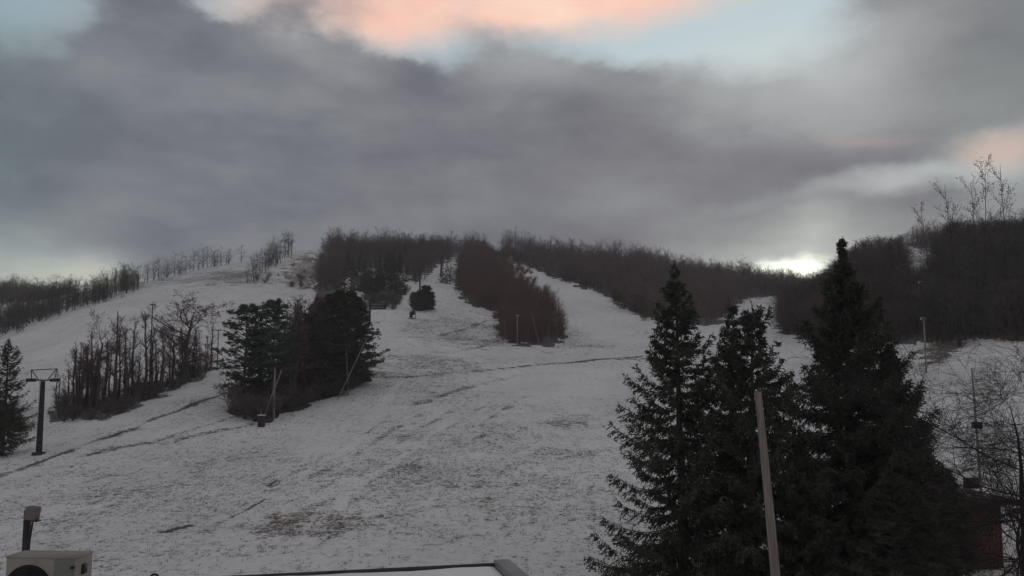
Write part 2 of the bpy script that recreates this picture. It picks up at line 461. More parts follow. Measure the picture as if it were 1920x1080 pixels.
tm.add(np.stack([GX, GY, GZ], -1).reshape(-1, 3), np.stack([idx[:-1], nx[:-1], nx[1:], idx[1:]], -1).reshape(-1, 4)[:, ::-1])

def terrain_mat():
    m, nt, b = new_mat("snowy_hillside")
    L = nt.links.new
    tc = node(nt, "ShaderNodeTexCoord")
    def noise(scale, detail=4, rough=.6, stretch=None, rot=0, dist=0.0):
        n = node(nt, "ShaderNodeTexNoise")
        n.inputs["Scale"].default_value = scale; n.inputs["Detail"].default_value = detail
        n.inputs["Roughness"].default_value = rough; n.inputs["Distortion"].default_value = dist
        src = tc.outputs["Object"]
        if stretch:
            mp = node(nt, "ShaderNodeMapping"); mp.inputs["Rotation"].default_value = (0, 0, R(rot)); mp.inputs["Scale"].default_value = stretch
            L(src, mp.inputs[0]); src = mp.outputs[0]
        L(src, n.inputs["Vector"])
        return n.outputs["Fac"]
    def mth(op, a, c=None, d=None):
        n = node(nt, "ShaderNodeMath", operation=op)
        for i, v in enumerate((a, c, d)):
            if v is None: continue
            if isinstance(v, (int, float)): n.inputs[i].default_value = v
            else: L(v, n.inputs[i])
        return n.outputs[0]
    def step(v, lo, hi):
        n = node(nt, "ShaderNodeMapRange", interpolation_type="SMOOTHSTEP")
        L(v, n.inputs[0])
        for i, x in ((1, lo), (2, hi)):
            if isinstance(x, (int, float)): n.inputs[i].default_value = x
            else: L(x, n.inputs[i])
        return n.outputs[0]
    def attr(name):
        n = node(nt, "ShaderNodeAttribute", attribute_name=name)
        return n.outputs["Fac"]
    bare, brown, clean = attr("bare"), attr("brown"), attr("clean")
    fine = noise(3.1, 6, .80)
    clump = noise(.9, 5, .7)
    streak = noise(1.0, 5, .7, (1.6, .22, 1), 34)
    cover = noise(.045, 3, .55)
    cover2 = noise(.16, 3, .6)
    f = mth("ADD", mth("MULTIPLY", fine, .55), mth("ADD", mth("MULTIPLY", clump, .3), mth("MULTIPLY", streak, .15)))
    th = mth("ADD", mth("MULTIPLY", cover, -.12), mth("ADD", mth("MULTIPLY", cover2, -.09), .662))
    th = mth("ADD", th, mth("MULTIPLY", bare, -.17))
    th = mth("ADD", th, mth("MULTIPLY", clean, .045))
    grass = step(mth("SUBTRACT", f, th), .0, .030)
    # the thin veil where blades only just show through the snow
    veil = step(mth("SUBTRACT", f, th), -.10, .05)
    snow = node(nt, "ShaderNodeMixRGB"); snow.inputs[1].default_value = (.825, .825, .858, 1); snow.inputs[2].default_value = (.56, .55, .545, 1)
    L(veil, snow.inputs[0])
    tone = node(nt, "ShaderNodeMixRGB", blend_type="MULTIPLY"); tone.inputs[0].default_value = 1.0
    tr_ = node(nt, "ShaderNodeValToRGB"); tr_.color_ramp.elements[0].position = .32; tr_.color_ramp.elements[0].color = (.86, .855, .86, 1)
    tr_.color_ramp.elements[1].position = .64; tr_.color_ramp.elements[1].color = (1, 1, 1, 1)
    L(noise(.075, 4, .62, (1.0, .45, 1), 30), tr_.inputs[0]); L(snow.outputs[0], tone.inputs[1]); L(tr_.outputs[0], tone.inputs[2]); snow = tone
    gcol = node(nt, "ShaderNodeMixRGB"); gcol.inputs[1].default_value = (.074, .069, .065, 1); gcol.inputs[2].default_value = (.155, .108, .086, 1)
    L(step(mth("ADD", mth("MULTIPLY", clump, .35), mth("MULTIPLY", brown, .6)), .3, .8), gcol.inputs[0])
    mix = node(nt, "ShaderNodeMixRGB")
    L(mth("MULTIPLY", grass, .92), mix.inputs[0]); L(snow.outputs[0], mix.inputs[1]); L(gcol.outputs[0], mix.inputs[2])
    L(mix.outputs[0], b.inputs["Base Color"])
    b.inputs["Roughness"].default_value = .8; b.inputs["Specular IOR Level"].default_value = .15
    bp = node(nt, "ShaderNodeBump"); bp.inputs["Strength"].default_value = 1.0; bp.inputs["Distance"].default_value = .16
    L(mth("ADD", mth("MULTIPLY", clump, .7), mth("ADD", mth("MULTIPLY", fine, .35), mth("MULTIPLY", streak, .5))), bp.inputs["Height"])
    L(bp.outputs[0], b.inputs["Normal"])
    return m
M["ground"] = terrain_mat()
gme = tm.mesh("ground", [M["ground"]], smooth=True)
for nm, arr in (("bare", ATTR_BARE), ("brown", ATTR_BROWN), ("clean", ATTR_CLEAN)):
    a = gme.attributes.new(nm, "FLOAT", "POINT"); a.data.foreach_set("value", arr.astype(np.float32).ravel())
tag(link("ground", gme), kind="structure")

def bare_at(x, y):
    r = np.hypot(x, y); az = np.arctan2(x, y)
    ia = np.clip(((az - AZ[0]) / (az_in[1] - az_in[0])).astype(int), 0, len(az_in) - 1)
    ir = np.clip(np.searchsorted(RG, r) - 1, 0, nr - 1)
    return ATTR_BARE[ir, ia], ATTR_CLEAN[ir, ia]

# ------------------------------------------------------------------ tree generators
def rand_perp(d, g):
    a = np.cross(d, g.normal(size=3)); n = np.linalg.norm(a)
    return a / n if n > 1e-6 else np.array([1.0, 0, 0])

def grow_tree(g, H, r0, spec, lean=0.0):
    """bare tree skeleton: list of (p0, p1, r0, r1, level)"""
    segs = []
    maxlv = len(spec) - 1
    def grow(p, d, L, r, lv):
        s = spec[lv]
        n = s["n"]; st = L / n
        for i in range(n):
            d = d + g.normal(size=3) * s["wob"] + np.array([0, 0, s["up"]])
            d /= np.linalg.norm(d)
            q = p + d * st
            ra = r * (1 - i / n * s["taper"]); rb = r * (1 - (i + 1) / n * s["taper"])
            segs.append((p, q, ra, rb, lv))
            f = (i + 1) / n
            if lv < maxlv and f > s["start"]:
                k = s["kids"]; k = int(k) + (g.random() < k - int(k))
                for _ in range(k):
                    ang = R(s["ang"]) * g.uniform(.75, 1.25)
                    cd = d * math.cos(ang) + rand_perp(d, g) * math.sin(ang)
                    prof = s["prof"](f)
                    cl = L * s["ratio"] * prof * g.uniform(.65, 1.2)
                    if cl > .08:
                        t = g.random()
                        grow(p + (q - p) * t, cd, cl, min(rb * .62, .5 * r), lv + 1)
            p = q
    d0 = np.array([g.normal() * lean, g.normal() * lean, 1.0]); d0 /= np.linalg.norm(d0)
    grow(np.zeros(3), d0, H, r0, 0)
    tip = [q for q in segs if q[4] == 0][-1][1]
    off = np.array([tip[0], tip[1], 0]) / max(tip[2], 1e-6) * (1 - min(1.0, lean * 4))
    def upright(p):                                  # the stem ends above its foot, apart from the lean asked for
        return p - off * min(max(p[2], 0), tip[2])
    return [(upright(a), upright(b), ra, rb, lv) for a, b, ra, rb, lv in segs]

def split(segs):
    a = {}
    for s in segs:
        a.setdefault(s[4], []).append(s)
    out = {}
    for lv, ss in a.items():
        out[lv] = (np.array([s[0] for s in ss]), np.array([s[1] for s in ss]), np.array([s[2] for s in ss]), np.array([s[3] for s in ss]))
    return out

FOREST = [dict(n=6, wob=.08, up=.03, taper=.82, start=.12, kids=3.0, ang=52, ratio=.40, prof=lambda f: 1.15 - .55 * f),
          dict(n=4, wob=.20, up=.06, taper=.7, start=.15, kids=2.2, ang=46, ratio=.46, prof=lambda f: 1.15 - .4 * f),
          dict(n=1, wob=.16, up=.08, taper=.8, start=0, kids=2.4, ang=44, ratio=.62, prof=lambda f: 1),
          dict(n=1, wob=.1, up=.06, taper=.9, start=0, kids=0, ang=30, ratio=.5, prof=lambda f: 1)]
SLIM = [dict(n=7, wob=.045, up=.04, taper=.8, start=.42, kids=2.2, ang=36, ratio=.24, prof=lambda f: 1.3 - .8 * f),
        dict(n=4, wob=.14, up=.12, taper=.7, start=.2, kids=1.9, ang=40, ratio=.48, prof=lambda f: 1.15 - .4 * f),
        dict(n=2, wob=.14, up=.10, taper=.8, start=0, kids=1.6, ang=40, ratio=.55, prof=lambda f: 1),
        dict(n=1, wob=.12, up=.1, taper=.9, start=0, kids=2, ang=34, ratio=.6, prof=lambda f: 1),
        dict(n=1, wob=.1, up=.08, taper=.9, start=0, kids=0, ang=30, ratio=.5, prof=lambda f: 1)]
OAK = [dict(n=7, wob=.09, up=.03, taper=.72, start=.3, kids=2.2, ang=52, ratio=.47, prof=lambda f: 1.0 - .25 * abs(f - .55)),
       dict(n=6, wob=.19, up=.05, taper=.75, start=.15, kids=1.9, ang=44, ratio=.46, prof=lambda f: 1.15 - .5 * f),
       dict(n=3, wob=.2, up=.05, taper=.75, start=.1, kids=2.0, ang=44, ratio=.52, prof=lambda f: 1.1 - .3 * f),
       dict(n=2, wob=.18, up=.04, taper=.8, start=0, kids=1.8, ang=40, ratio=.55, prof=lambda f: 1),
       dict(n=1, wob=.12, up=.03, taper=.9, start=0, kids=0, ang=30, ratio=.5, prof=lambda f: 1)]
SHRUB = [dict(n=3, wob=.12, up=.05, taper=.7, start=.0, kids=3.4, ang=38, ratio=.55, prof=lambda f: 1.1 - .4 * f),
         dict(n=2, wob=.16, up=.10, taper=.7, start=0, kids=2.6, ang=38, ratio=.55, prof=lambda f: 1),
         dict(n=1, wob=.12, up=.1, taper=.9, start=0, kids=2, ang=34, ratio=.6, prof=lambda f: 1),
         dict(n=1, wob=.1, up=.1, taper=.9, start=0, kids=0, ang=30, ratio=.5, prof=lambda f: 1)]

def bare_builder(segs, thick=1, widths=(.05, .035), crown_from=2):
    """(trunk builder, crown builder): trunk and first limbs as tubes, the rest as fine twigs"""
    sp = split(segs)
    tr, cr = MB(), MB()
    for lv, (a, b, ra, rb) in sp.items():
        if lv == 0:
            tr.tubes(a, b, ra, rb, 6)
        elif lv <= thick:
            cr.tubes(a, b, np.maximum(ra, .012), np.maximum(rb, .010), 4 if lv == 1 else 3)
        else:
            cr.slivers(a, b, widths[0] if lv < max(sp) else widths[1])
    return tr, cr

def one_mesh(segs, name, mats, thick=1, widths=(.05, .035)):
    tr, cr = bare_builder(segs, thick, widths)
    mb = MB()
    for v, f, mi in ((tr, 0, 0), (cr, 0, 1)):
        V, fs, _ = v.arrays()
        off = 0
        for part_v, part_f in zip(v.v, v.f):
            mb.add(part_v, part_f - off, mi); off += len(part_v)
    return mb

def bake_copies(dst, src, X, Y, Z, S, A, SZ=None, mi=None):
    """copies of a builder's geometry into another builder at many spots"""
    off = 0
    c, s = np.cos(A), np.sin(A)
    SZ = S if SZ is None else SZ
    for v, f, m in zip(src.v, src.f, src.mi):
        x = v[None, :, 0] * c[:, None] - v[None, :, 1] * s[:, None]
        y = v[None, :, 0] * s[:, None] + v[None, :, 1] * c[:, None]
        P = np.stack([x * S[:, None] + X[:, None], y * S[:, None] + Y[:, None], np.broadcast_to(v[None, :, 2], x.shape) * SZ[:, None] + Z[:, None]], -1)
        FF = (f - off)[None] + (np.arange(len(X)) * len(v))[:, None, None]
        dst.add(P.reshape(-1, 3), FF.reshape(-1, f.shape[1]), int(m[0]))
        off += len(v)

# ---- spruces
def spruce_spray(g, length, tw=.05, fine=1.0, droop=.14, tipup=.16, hang=1.0):
    """one bough along +X with side twigs, hanging twigs and upright tips; blades only, plus its woody axis"""
    n = 9
    t = np.linspace(0, 1, n + 1)
    zc = -droop * np.sin(t * math.pi * .8) + tipup * t ** 2.6
    yc = np.cumsum(g.normal(size=n + 1) * .012)
    ax = np.stack([t, yc - yc[0], zc], 1) * length
    def pt(f):
        f = np.clip(f, 0, 1) * n
        i = np.minimum(f.astype(int), n - 1); k = (f - i)[:, None]
        return ax[i] * (1 - k) + ax[i + 1] * k
    P0, P1 = [], []
    m = int(length / (.085 / fine))
    f = np.sort(g.uniform(.10, .99, m * 2))
    side = np.where(g.random(len(f)) < .5, -1.0, 1.0)
    tl = length * (.10 + .27 * (1 - f) ** .8 * np.minimum(1, f * 4)) * g.uniform(.6, 1.15, len(f))
    tl = np.minimum(tl, .95)
    b0 = pt(f)
    dirs = np.stack([g.uniform(.45, .95, len(f)), side * g.uniform(.5, 1.0, len(f)), g.uniform(-.55, .1, len(f)) * hang], 1)
    dirs /= np.linalg.norm(dirs, axis=1, keepdims=True)
    b1 = b0 + dirs * tl[:, None]; b1[:, 2] -= tl * .12
    P0.append(b0); P1.append(b1)
    # twiglets on the side twigs
    for j in range(int(7 * fine)):
        k = g.uniform(.1, 1.0, len(f))[:, None]
        q0 = b0 + (b1 - b0) * k
        dd = dirs + g.normal(size=dirs.shape) * .55; dd[:, 2] -= .25 * hang
        dd /= np.linalg.norm(dd, axis=1, keepdims=True)
        ll = g.uniform(.10, .26, len(f))
        P0.append(q0); P1.append(q0 + dd * ll[:, None])
    # hanging twigs
    h = np.sort(g.uniform(.08, .9, int(m * 1.1 * hang)))
    q0 = pt(h); dd = np.stack([g.uniform(-.05, .35, len(h)), g.normal(size=len(h)) * .25, -np.ones(len(h))], 1)
    dd /= np.linalg.norm(dd, axis=1, keepdims=True)
    P0.append(q0); P1.append(q0 + dd * (g.uniform(.15, .42, len(h)) * min(1, length / 2))[:, None])
    # upright tips at the outer end
    h = g.uniform(.5, 1.0, int(7 * fine)); q0 = pt(h)
    dd = np.stack([g.uniform(.1, .6, len(h)), g.normal(size=len(h)) * .3, np.ones(len(h))], 1)
    dd /= np.linalg.norm(dd, axis=1, keepdims=True)
    P0.append(q0); P1.append(q0 + dd * g.uniform(.10, .26, len(h))[:, None])
    # needles along the axis itself
    P0.append(ax[3:-1]); P1.append(ax[4:] + (ax[4:] - ax[3:-1]) * .5)
    return np.concatenate(P0), np.concatenate(P1), ax

def spruce(g, H, rmax, z0=.5, fine=1.0, tw=.05, spacing=.42, per=5.2, power=.8, hang=1.0, lean=(0, 0), gap=.0, leader=.9):
    trunk, crown = MB(), MB()
    n = 14
    t = np.linspace(0, 1, n + 1)
    ax = np.stack([lean[0] * t + np.cumsum(g.normal(size=n + 1)) * .01, lean[1] * t, t * H], 1)
    rr = (.018 * H) * (1 - t) + .012
    trunk.tubes(ax[:-1], ax[1:], rr[:-1], rr[1:], 8)
    lib = {}
    z = z0
    A0, A1, W0, W1, WR = [], [], [], [], []
    az = 0.0
    while z < H - .15:
        f = z / H
        k = int(per) + (g.random() < per - int(per))
        for j in range(k):
            az += 2.399 + g.normal() * .25
            L = rmax * (max(H - leader * .55 - z, .02) / H) ** power * g.uniform(.60, 1.16)
            if g.random() < gap: L *= .45
            elif g.random() < .08: L *= 1.2
            L = max(L, .24)
            key = (round(math.log(L) * 3), g.integers(4))
            if key not in lib:
                lib[key] = spruce_spray(g, math.exp(key[0] / 3), tw, fine, g.uniform(.08, .20), g.uniform(.16, .34), hang)
            a0, a1, axis = lib[key]
            s = L / math.exp(key[0] / 3)
            pitch = R(-14 + 62 * f ** 1.7) + g.normal() * .10
            c, sn = math.cos(az), math.sin(az); cp, spn = math.cos(pitch), math.sin(pitch)
            roll = g.normal() * .25
            cr_, sr_ = math.cos(roll), math.sin(roll)
            Mx = np.array([[c, -sn, 0], [sn, c, 0], [0, 0, 1]]) @ np.array([[cp, 0, -spn], [0, 1, 0], [spn, 0, cp]]) @ np.array([[1, 0, 0], [0, cr_, -sr_], [0, sr_, cr_]])
            base = np.array([np.interp(z, ax[:, 2], ax[:, 0]), np.interp(z, ax[:, 2], ax[:, 1]), z + g.normal() * .12])
            A0.append(a0 @ Mx.T * s + base); A1.append(a1 @ Mx.T * s + base)
            w = axis @ Mx.T * s + base
            W0.append(w[:-1]); W1.append(w[1:]); WR.append(np.linspace(.012 + .009 * L, .005, len(w) - 1))
        z += spacing * (1.0 - .45 * f) * g.uniform(.8, 1.2)
    crown.tubes(np.concatenate(W0), np.concatenate(W1), np.concatenate(WR), np.concatenate(WR) * .85, 3, 1)
    crown.blades(np.concatenate(A0), np.concatenate(A1), tw, 0)
    # leader
    p = ax[-1] + np.zeros((6, 3)); p[:, 2] -= np.linspace(0, .5, 6)
    q = p + np.stack([g.normal(size=6) * .05, g.normal(size=6) * .05, np.full(6, .3)], 1)
    crown.blades(p, q, tw)
    return trunk, crown

# ---- pines
def pine(g, H, rmax, z0f=.25, limbs=46, tufts=5, tuft=.42, blades=22, bw=.06, flat=.6, power=.55):
    trunk, crown = MB(), MB()
    n = 10
    t = np.linspace(0, 1, n + 1)
    ax = np.stack([np.cumsum(g.normal(size=n + 1)) * .06, np.cumsum(g.normal(size=n + 1)) * .06, t * H * .97], 1)
    rr = .016 * H * (1 - t * .85)
    trunk.tubes(ax[:-1], ax[1:], rr[:-1], rr[1:], 7)
    C = []
    B0, B1, BR = [], [], []
    for i in range(limbs):
        f = z0f + (1 - z0f) * (i + g.random()) / limbs
        z = f * H * .97
        az = i * 2.399 + g.normal() * .3
        g01 = (f - z0f) / (1 - z0f)
        L = rmax * (1 - g01 ** 1.6) ** power * g.uniform(.55, 1.15) * min(1, .55 + g01 * 2.5) + .35
        b = np.array([np.interp(z, ax[:, 2], ax[:, 0]), np.interp(z, ax[:, 2], ax[:, 1]), z])
        up = .05 + .55 * g01 + g.normal() * .12
        d = np.array([math.cos(az), math.sin(az), up])
        pts = [b]
        for k in range(4):
            d = d + np.array([0, 0, .07]) + g.normal(size=3) * .10
            pts.append(pts[-1] + d / np.linalg.norm(d) * L / 4)
        pts = np.array(pts)
        B0.append(pts[:-1]); B1.append(pts[1:]); BR.append(np.linspace(.035 + .012 * L, .015, 4))
        C.append(pts[-1])
        for k in range(tufts):
            f2 = g.uniform(.45, 1.0); i2 = min(int(f2 * 4), 3)
            q = pts[i2] + (pts[i2 + 1] - pts[i2]) * (f2 * 4 - i2)
            side = np.array([-math.sin(az), math.cos(az), 0]) * g.normal() * .28 * L + np.array([0, 0, g.uniform(-.05, .35)])
            e = q + side
            B0.append(q[None]); B1.append(e[None]); BR.append(np.array([.014]))
            C.append(e)
    crown.tubes(np.concatenate(B0), np.concatenate(B1), np.concatenate(BR), np.concatenate(BR) * .8, 3, 1)
    C = np.array(C)
    N = len(C)
    dirs = g.normal(size=(N, blades, 3)); dirs /= np.linalg.norm(dirs, axis=2, keepdims=True)
    dirs[..., 2] = dirs[..., 2] * flat + .22
    rad = tuft * g.uniform(.6, 1.25, (N, 1, 1)) * g.uniform(.55, 1.0, (N, blades, 1))
    P0 = np.repeat(C[:, None], blades, 1) + dirs * rad * .12
    P1 = C[:, None] + dirs * rad
    crown.blades(P0.reshape(-1, 3), P1.reshape(-1, 3), bw, 0)
    return trunk, crown

def plant(kind, label, cat, trunk_me, crown_me, loc, rz=0.0, s=1.0, group=None):
    t = thing(kind, label, cat, loc, rz, group, s)
    link("trunk", trunk_me, t); link("crown", crown_me, t)
    return t

def place_of(px, d, z_extra=-.05):
    x, y, _ = at(px, 900, d)
    # keep the picture column: the sight line height does not matter for x/y here
    return x, y, float(ground(x, y)) + z_extra

def col_spot(px, d):
    """ground spot d metres ahead whose ground point shows in picture column px"""
    x = (px - 960) / F * d
    for _ in range(6):
        z = float(ground(x, d))
        fwd = d * CP + (z - CAMZ) * SP
        x = (px - 960) / F * fwd
    return float(x), float(d), float(ground(x, d))

# ================================================================== foreground spruces
g = np.random.default_rng(11)
SPR = [
    # px column of foot, distance, top px, label, rmax, seed, kwargs
    (1283, 43.5, (1266, 492), "tall slender spruce, outermost of the big spruces toward the open slope", 4.75, 21, dict(power=.70, gap=.14, hang=1.4, spacing=.57, per=5.2)),
    (1418, 41.5, (1409, 566), "spruce with drooping outstretched boughs directly behind the bare wooden pole", 4.3, 22, dict(power=.50, gap=.20, hang=2.0, spacing=.58, per=5.0)),
    (1608, 47.0, (1578, 448), "tallest and widest dark spruce, its thin tip against the sky beside the sun glow", 6.5, 23, dict(power=.78, gap=.10, hang=1.5, per=6.6, spacing=.42, leader=1.7)),
    (1372, 46.5, (1374, 575), "thin spruce squeezed between the slender spruce and the drooping spruce", 3.0, 24, dict(power=.62, gap=.2, hang=1.5, spacing=.6)),
    (1664, 46.0, (1668, 645), "spruce half merged with the widest spruce on its hut side", 3.9, 26, dict(power=.62, gap=.08, per=6)),
    (1512, 40.0, (1500, 815), "low dark spruce filling the gap under the two tallest crowns", 3.0, 25, dict(power=.6, gap=.08, per=6)),
]
for px, d, (tx, ty), lab, rm, seed, kw in SPR:
    x, y, z = col_spot(px, d)
    H = top_z(ty, d) - z
    lx = at(tx, ty, d)[0] - x
    gg = np.random.default_rng(seed)
    tr, cr = spruce(gg, H, rm, z0=.4, fine=1.0, tw=.055, lean=(lx, 0), **kw)
    plant("spruce_tree", lab, "spruce", tr.mesh("spruce_trunk", [M["bark"]], True), cr.mesh("spruce_crown", [M["spruce_needles"], M["bark"]]), (x, y, z - .1))

# young dark evergreens before the red hut
for px, d, ty, rm, seed, lab in ((1732, 44, 850, 2.2, 31, "broad low evergreen hiding most of the dark red hut"),
                                  (1768, 45.0, 890, 1.6, 34, "small tufted evergreen right against the dark red hut"),
                                  (1690, 38, 905, 2.6, 32, "small bushy evergreen at the foot of the widest spruce")):
    x, y, z = col_spot(px, d)
    H = top_z(ty, d) - z
    gg = np.random.default_rng(seed)
    tr, cr = pine(gg, H, rm, z0f=.06, limbs=90, tufts=9, tuft=.34, blades=28, bw=.045, power=.85)
    plant("evergreen_tree", lab, "evergreen", tr.mesh("evergreen_trunk", [M["bark"]], True), cr.mesh("evergreen_crown", [M["dark_needles"], M["bark"]]), (x, y, z - .1))

# conifer at the far edge beside the lift tower
x, y, z = col_spot(4, 104)
gg = np.random.default_rng(33)
tr, cr = spruce(gg, top_z(636, 104) - z, 3.9, z0=.5, fine=.6, tw=.07, spacing=.5, gap=.25, power=.55)
plant("spruce_tree", "ragged conifer standing next to the lift tower, cut off by the picture's edge", "spruce", tr.mesh("edge_spruce_trunk", [M["bark"]], True), cr.mesh("edge_spruce_crown", [M["spruce_needles"], M["bark"]]), (x, y, z))

# ================================================================== pine clump in the middle
CL = [
    # px, py base, top py, rmax, z0f, kind, label
    (457, 770, 576, 4.8, .14, "pine", "blue-green pine with lumpy crown at the outer end of the middle clump"),
    (510, 776, 563, 3.4, .30, "pine", "tall pine second in the middle clump, beside the leaning pole"),
    (484, 758, 622, 3.6, .05, "pine", "short pine tucked behind the first two pines of the middle clump"),
    (592, 746, 558, 4.6, .08, "dense", "dark pine just behind the bare trunks of the middle clump"),
    (630, 738, 543, 5.2, .05, "dense", "bulkiest dark pine of the middle clump, a thin lamp pole before it"),
    (668, 724, 558, 5.2, .04, "dense", "dark pine edging the middle clump, its side boughs over open snow"),
    (652, 708, 546, 4.4, .08, "dense", "dark pine at the back of the middle clump below the green roofed cabin"),
    (612, 722, 552, 4.2, .08, "dense", "dark pine wedged between the bulkiest pine and the bare trunks"),
    (560, 738, 606, 3.2, .03, "dense", "low dark evergreen filling the middle clump under the bare trunks"),
]
for i, (px, py, ty, rm, z0f, kd, lab) in enumerate(CL):
    x, y, z = spot(px, py)
    H = top_z(ty, y) - z
    gg = np.random.default_rng(50 + i)
    if kd == "pine":
        tr, cr = pine(gg, H, rm, z0f, limbs=78, tufts=8, tuft=.62, blades=26, bw=.09, power=.40)
    else:
        tr, cr = pine(gg, H, rm, z0f, limbs=130, tufts=9, tuft=.58, blades=24, bw=.10, power=.78)
    plant("pine_tree", lab, "pine", tr.mesh("pine_trunk", [M["bark"]], True), cr.mesh("pine_crown", [M["pine_needles"] if kd == "pine" else M["dark_needles"], M["bark"]]), (x, y, z - .1))

# bare trees: shared kinds of mesh
def bare_pair(seed, spec, H, r0, thick=2, widths=(.05, .035), mats=("bark", "twig"), lean=.03, leaves=0):
    gg = np.random.default_rng(seed)
    segs = grow_tree(gg, H, r0, spec, lean)
    tr, cr = bare_builder(segs, thick, widths)
    if leaves:
        sp = split(segs)
        b = sp[max(sp)][1]
        pick = b[gg.choice(len(b), min(leaves, len(b)), replace=False)]
        cr.blades(pick, pick + gg.normal(size=pick.shape) * .12, .14, 1)
    hh = max(s[1][2] for s in segs)
    return tr.mesh("bare_trunk", [M[mats[0]]], True), cr.mesh("bare_crown", [M[mats[1]], M["dead_leaf"]]), hh

slim = [bare_pair(100 + i, SLIM, 13.5, .30, widths=(.065, .05)) for i in range(6)]
oak = [bare_pair(120 + i, OAK, 11.0, .36, widths=(.075, .06), leaves=(0, 1500)[i == 0]) for i in range(3)]

BT = [  # px, base py, top py, kind, label or None
    (183, 768, 572, ("oak", 1), "tall bare tree with forked limbs, highest at the lift tower end of its group"),
    (213, 762, 582, ("slim", 1), "straight slim bare tree beside the fork-limbed one"),
    (352, 716, 540, ("oak", 0), "round-headed oak with rusty leaves still on, largest of the bare group"),
    (322, 728, 602, ("oak", 2), "low spreading bare tree leaning out in front of the rusty oak"),
    (124, 780, 672, ("slim", 2), "broken-topped bare tree at the outer end of the bare group"),
    (268, 748, 578, ("slim", 3), "bushy bare tree midway between the forked tree and the rusty oak"),
]
rest = [(150, 775, 640), (166, 772, 618), (196, 765, 640), (232, 757, 606), (248, 752, 590), (285, 742, 602), (300, 736, 610), (338, 722, 610), (372, 706, 625), (385, 702, 640), (396, 694, 640),
        (110, 784, 700), (140, 778, 690), (220, 750, 630), (260, 735, 640), (290, 722, 630), (318, 712, 640), (350, 700, 635), (375, 692, 640), (180, 752, 650), (205, 745, 640)]
_g = np.random.default_rng(88)
for _ in range(36):
    fx_ = _g.random(); bx_ = 98 + 300 * fx_
    by_ = np.interp(bx_, [95, 200, 300, 400], [785, 778, 740, 692]) - _g.uniform(0, 26)
    rest.append((bx_, by_, by_ - _g.uniform(70, 150) * (1 - .35 * fx_) * (.6 if bx_ < 135 else 1)))
for k, (px, py, ty, (kd, vi), lab) in enumerate(BT):
    tm_, cm_, hh = (oak if kd == "oak" else slim)[vi]
    x, y, z = spot(px, py)
    sc_ = (top_z(ty, y) - z) / hh
    wd_ = 1.4 if vi == 0 and kd == "oak" else 1.0
    plant("bare_tree", lab, "bare tree", tm_, cm_, (x, y, z - .1), k * 1.3, (sc_ * wd_, sc_ * wd_, sc_))
for k, (px, py, ty) in enumerate(rest):
    tm_, cm_, hh = slim[k % 6]
    x, y, z = spot(px, py)
    plant("bare_tree", "slim grey bare tree in the thicket around the rusty oak and forked tree", "bare tree", tm_, cm_, (x, y, z - .1), k * 2.1, (top_z(ty, y) - z) / hh, "slim bare trees of the thicket by the lift tower")
for k, (px, py, ty) in enumerate([(532, 762, 590), (548, 757, 556), (560, 752, 548), (572, 748, 545), (540, 745, 580), (556, 740, 560), (578, 742, 566), (603, 735, 560), (520, 770, 610), (536, 764, 600), (552, 758, 572), (566, 752, 580), (545, 750, 560), (584, 748, 570), (530, 758, 620), (575, 752, 600)]):
    tm_, cm_, hh = slim[(k + 2) % 6] if k % 3 else oak[1 + (k // 3) % 2]
    x, y, z = spot(px, py)
    plant("bare_tree", "bare trunk with open twigs standing among the pines of the middle clump", "bare tree", tm_, cm_, (x, y, z - .1), k * 1.7, (top_z(ty, y) - z) / hh, "bare trees between the pines of the middle clump")

# ================================================================== far bare trees, single meshes shared by copies
far_v = []
for i in range(10):
    gg = np.random.default_rng(200 + i)
    segs = grow_tree(gg, 11.0, .14, FOREST, .03)
    mb = one_mesh(segs, "far", None, 1, (.045, .038))
    far_v.append((mb, max(s[1][2] for s in segs)))
slim_v = []
for i in range(6):
    gg = np.random.default_rng(230 + i)
    sp_ = [dict(d) for d in FOREST]; sp_[0]["start"] = .36; sp_[0]["kids"] = 2.2; sp_[0]["ratio"] = .29
    segs = grow_tree(gg, 11.0, .13, sp_, .04)
    slim_v.append((one_mesh(segs, "far", None, 1, (.045, .038)), max(s[1][2] for s in segs)))
shrub_v = []
for i in range(6):
    gg = np.random.default_rng(260 + i)
    mb = MB()
    for q in range(4):
        segs = grow_tree(gg, 2.6, .04, SHRUB, .3)
        sp_ = split(segs)
        for lv, (a, b, ra, rb) in sp_.items():
            if lv == 0: mb.tubes(a, b, ra, rb, 3, 0)
            else: mb.slivers(a, b, .045, 1)
    shrub_v.append((mb, 2.6))

FAR_ME = {}
def far_mesh(kind, i, twig):
    key = (kind, i, twig)
    if key not in FAR_ME:
        src = (far_v if kind == "far" else slim_v)[i][0]
        FAR_ME[key] = src.mesh("distant_bare_tree", [M["bark"], M[twig]])
    return FAR_ME[key], (far_v if kind == "far" else slim_v)[i][1]

def far_tree(px, py, Hm, label, group, kind="far", twig="twig", d=None, k=[0], wide=1.0):
    x, y, z = spot(px, py) if d is None else col_spot(px, d)
    k[0] += 1
    me, hh = far_mesh(kind, k[0] % (10 if kind == "far" else 6), twig)
    s = Hm / hh
    o = link("bare_tree", me, None, (x, y, z - .1), k[0] * 1.9, (s * wide, s * wide, s))
    return tag(o, label, "bare tree", group)

def crest_d(px, lo=150, hi=620):
    d = np.arange(lo, hi, 2.0)
    x = (px - 960) / F * d
    k = (ground(x, d) - CAMZ) / d
    return float(d[k.argmax()])

r2 = np.random.default_rng(77)
